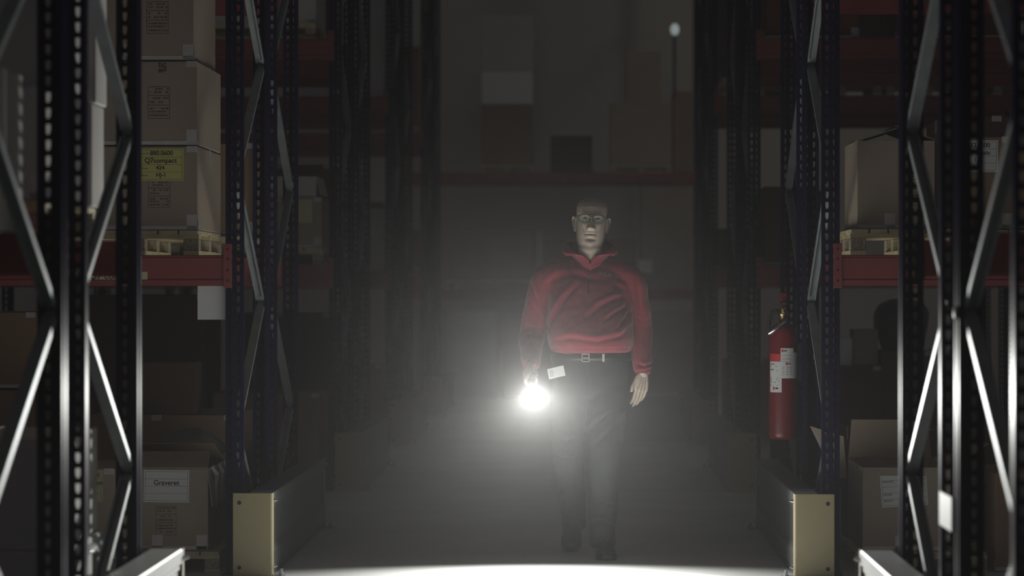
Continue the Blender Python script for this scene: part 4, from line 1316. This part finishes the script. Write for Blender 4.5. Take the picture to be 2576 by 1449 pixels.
crease([(1500, 1112), (1535, 1078), (1562, 1050)], 0.013, 0.009)
crease([(1468, 1000), (1472, 1050), (1470, 1110)], 0.010, 0.010)
crease([(1478, 1280), (1505, 1290), (1545, 1278)], 0.011, 0.008)
crease([(1482, 1315), (1510, 1308), (1548, 1322)], 0.012, 0.008)
crease([(1490, 1262), (1520, 1256), (1545, 1268)], 0.009, 0.007)
crease([(1400, 1140), (1430, 1150), (1455, 1138)], 0.010, 0.009)
crease([(1395, 1090), (1425, 1105), (1455, 1095)], 0.009, 0.009)
crease([(1470, 905), (1480, 950), (1472, 1000)], 0.006, 0.007)
for i in range(len(co)):
    p = Vector(co[i])
    q = Vector((p.x * 8, p.y * 8, p.z * 7))
    disp[i] += 0.0055 * noise.noise(q) + 0.0025 * noise.noise(q * 2.5)
co += no * disp[:, None]
vset(tme, co)
trou = finish(tme, 'trousers', M['trouser'])
TBV = BVHTree.FromPolygons([v.co.copy() for v in tme.vertices], [tuple(p.vertices) for p in tme.polygons])
# pocket flap and seam lines of the cargo pocket
MB().bevbox(pk.x - PO.x + 0.084, pk.x - PO.x + 0.096, pk.y - PO.y - 0.07, pk.y - PO.y + 0.07, pk.z + 0.035, pk.z + 0.092, 0.004).build('pocket_flap', M['trouser'], trou)

# ---- belt
bt = MB()
rr = [ring((0.085 - PO.x, -0.018, z), 0.203 + o_, 0.146 + o_, 48, 2.3) for z, o_ in ((1.006, 0.0), (1.006, 0.004), (1.043, 0.004), (1.043, 0.0))]
loft(bt, rr, caps=False)
belt = bt.build('belt', M['leather'], PERSON, True)
bk = MB()
bx0 = P2(1463, 898)[0] - PO.x
bz = 1.0245
by = -0.018 - 0.152
for (a, b_, c, d_) in ((0, 0.004, -0.021, 0.021), (0.036, 0.040, -0.021, 0.021), (0, 0.040, 0.017, 0.021), (0, 0.040, -0.021, -0.017)):
    bk.bevbox(bx0 + a, bx0 + b_, by - 0.004, by, bz + c, bz + d_, 0.001)
bk.bevbox(bx0 + 0.006, bx0 + 0.034, by - 0.005, by - 0.002, bz - 0.002, bz + 0.002, 0.0008)
bk.build('buckle', M['buckle'], belt)
MB().bevbox(bx0 + 0.105, bx0 + 0.117, by - 0.001, by + 0.004, bz - 0.020, bz + 0.020, 0.001).build('belt_tip', M['buckle'], belt)
# ---- key card clipped to the belt
xa, za = P2(1400, 934)
kc = MB().bevbox(-0.043, 0.043, -0.0008, 0.0008, -0.027, 0.027, 0.0005).build('key_card', M['paper'], PERSON)
kc.location = (xa - PO.x, -0.172, za)
kc.rotation_euler = (0.12, math.radians(-13), 0.15)
MB().box(-0.036, -0.014, -0.0016, -0.0008, -0.018, 0.016).build('card_photo', M['tape'], kc)
MB().tube([(0, 0, 0.027), (0.006, 0.006, 0.045), (0.010, 0.014, 0.070)], 0.004, 6).build('clip', M['dark'], kc)

# ---- shoes
def shoe(heel, yaw_, pitch_):
    R_ = Matrix.Rotation(yaw_, 3, 'Z') @ Matrix.Rotation(pitch_, 3, 'X')
    up_, so = MB(), MB()
    secs = [(0.00, 0.020, 0.060), (0.012, 0.033, 0.082), (0.05, 0.036, 0.100), (0.10, 0.036, 0.098), (0.14, 0.040, 0.082), (0.19, 0.047, 0.066), (0.24, 0.047, 0.058), (0.275, 0.036, 0.050), (0.292, 0.018, 0.038)]
    rs = []
    for (t, w, h) in secs:
        r = []
        for k in range(20):
            a = 2 * PI * k / 20
            ca, sa = math.cos(a), math.sin(a)
            r.append(Vector(heel) + R_ @ Vector((w * math.copysign(abs(ca) ** 0.8, ca), -t, 0.022 + (h - 0.022) * (0.5 + 0.5 * math.copysign(abs(sa) ** 0.8, sa)))) - PO)
        rs.append(r)
    loft(up_, rs)
    o = up_.build('shoe', M['leather'], PERSON, True)
    rs = []
    for (t, w, h) in secs:
        tt = -0.006 + t * 1.04
        rs.append([Vector(heel) + R_ @ Vector((sx * (w + 0.005), -tt, zq)) - PO for sx, zq in ((-1, 0.0), (1, 0.0), (1, 0.024), (-1, 0.024))])
    loft(so, rs)
    so.build('sole', M['leather'], o)
    lc = MB()
    for k in range(4):
        t = 0.120 + 0.020 * k
        lc.tube([Vector(heel) + R_ @ Vector((x, -t, z)) - PO for x, z in ((-0.022, 0.086 - 0.008 * k), (0, 0.094 - 0.008 * k), (0.022, 0.086 - 0.008 * k))], 0.0025, 6)
    tag(lc.build('laces', M['dark'], o), kind='stuff')
shoe(Vector((ANK_R.x, ANK_R.y + 0.065, 0.001)), math.radians(4), 0)
shoe(Vector((ANK_L.x, ANK_L.y + 0.110, 0.155)), math.radians(-3), math.radians(32))

# ---- glasses, eyes, brows
def hpl(x, y, z):
    return hp(x, y, z) - PO
gl = MB()
for s in (-1, 1):
    c = 0.0358 * s
    prof = []
    for k in range(28):
        a = 2 * PI * k / 28
        x = 0.0312 * math.copysign(abs(math.cos(a)) ** 0.62, math.cos(a))
        z = 0.0195 * math.copysign(abs(math.sin(a)) ** 0.70, math.sin(a))
        if z < 0:
            x *= 0.90
        prof.append((c + x, -0.1085 + 0.35 * (c + x) ** 2 - 0.22 * (z - 0.0195), 0.1145 + z))
    P = [hpl(*p) for p in prof]
    gl.tube(P + [P[0]], [(0.0027 if p[2] > 0.124 else 0.0013) for p in prof + [prof[0]]], 6)
    gl.tube([hpl(s * 0.066, -0.104, 0.126), hpl(s * 0.074, -0.090, 0.127), hpl(s * 0.080, -0.055, 0.127), hpl(s * 0.084, -0.010, 0.127), hpl(s * 0.085, 0.014, 0.124)], 0.0019, 6)
gl.tube([hpl(-0.009, -0.109, 0.124), hpl(0, -0.112, 0.126), hpl(0.009, -0.109, 0.124)], 0.0027, 6)
glo = gl.build('glasses', M['frame'], PERSON, True)
for s in (-1, 1):
    c = 0.0358 * s
    lb = MB()
    vs = []
    n = 28
    for rr_ in (0.0, 0.5, 1.0):
        for k in range(n):
            a = 2 * PI * k / n
            x = 0.0304 * math.copysign(abs(math.cos(a)) ** 0.62, math.cos(a)) * rr_
            z = 0.0188 * math.copysign(abs(math.sin(a)) ** 0.70, math.sin(a)) * rr_
            if z < 0:
                x *= 0.90
            bulge = 0.0028 * (1 - rr_ ** 2)
            vs.append(hpl(c + x, -0.1085 + 0.35 * (c + x) ** 2 - bulge - 0.22 * (z - 0.0195), 0.1145 + z))
    fs = [(i * n + k, i * n + (k + 1) % n, (i + 1) * n + (k + 1) % n, (i + 1) * n + k) for i in range(2) for k in range(n)]
    lb.add(vs, fs).build('glass_lens', M['glass'], glo, True)
    ey = MB().ellipsoid(hpl(s * 0.032, -0.0735, 0.1165), (0.0120, 0.0120, 0.0085), 16, 10).build('eye', M['eye'], PERSON, True)
    MB().ellipsoid(hpl(s * 0.032, -0.0838, 0.1160), (0.0050, 0.0025, 0.0050), 12, 8).build('iris', M['iris'], ey, True)
    bw = MB()
    for k in range(14):
        x = 0.014 + 0.036 * k / 13
        zz_ = 0.137 + 0.006 * math.sin(k / 13 * PI) - 0.003 * k / 13
        yy = -0.101 + 9.0 * max(0, x - 0.012) ** 2
        bw.tube([hpl(s * x, yy, zz_ - 0.002), hpl(s * (x + 0.006), yy - 0.0015, zz_ + 0.003)], [0.0014, 0.0006], 5)
    tag(bw.build('eyebrow', M['brow'], PERSON), kind='stuff')

# ------------------------------------------------------------------ torch
tq = TAIM.to_track_quat('Z', 'Y').to_euler()
to = thing('torch', TORCH, 'lit hand torch held low by the man, beaming at the floor ahead', 'torch')
to.rotation_euler = tq
MB().lathe([(0.0120, -0.185), (0.0135, -0.182), (0.0135, -0.06), (0.0160, -0.055), (0.0165, -0.045), (0.026, -0.028), (0.028, -0.022), (0.028, 0.004), (0.0255, 0.004), (0.0250, -0.006), (0.0, -0.010)][:-1], n=28).build('torch_barrel', M['dark'], to, True)
MB().lathe([(0.0, -0.0065), (0.0245, -0.0055), (0.0245, 0.0005), (0.012, 0.0018)], n=28).build('torch_lens', M['lens'], to, True)
MB().bevbox(-0.006, 0.006, 0.015, 0.020, -0.075, -0.055, 0.002).build('switch', M['rubber'], to)
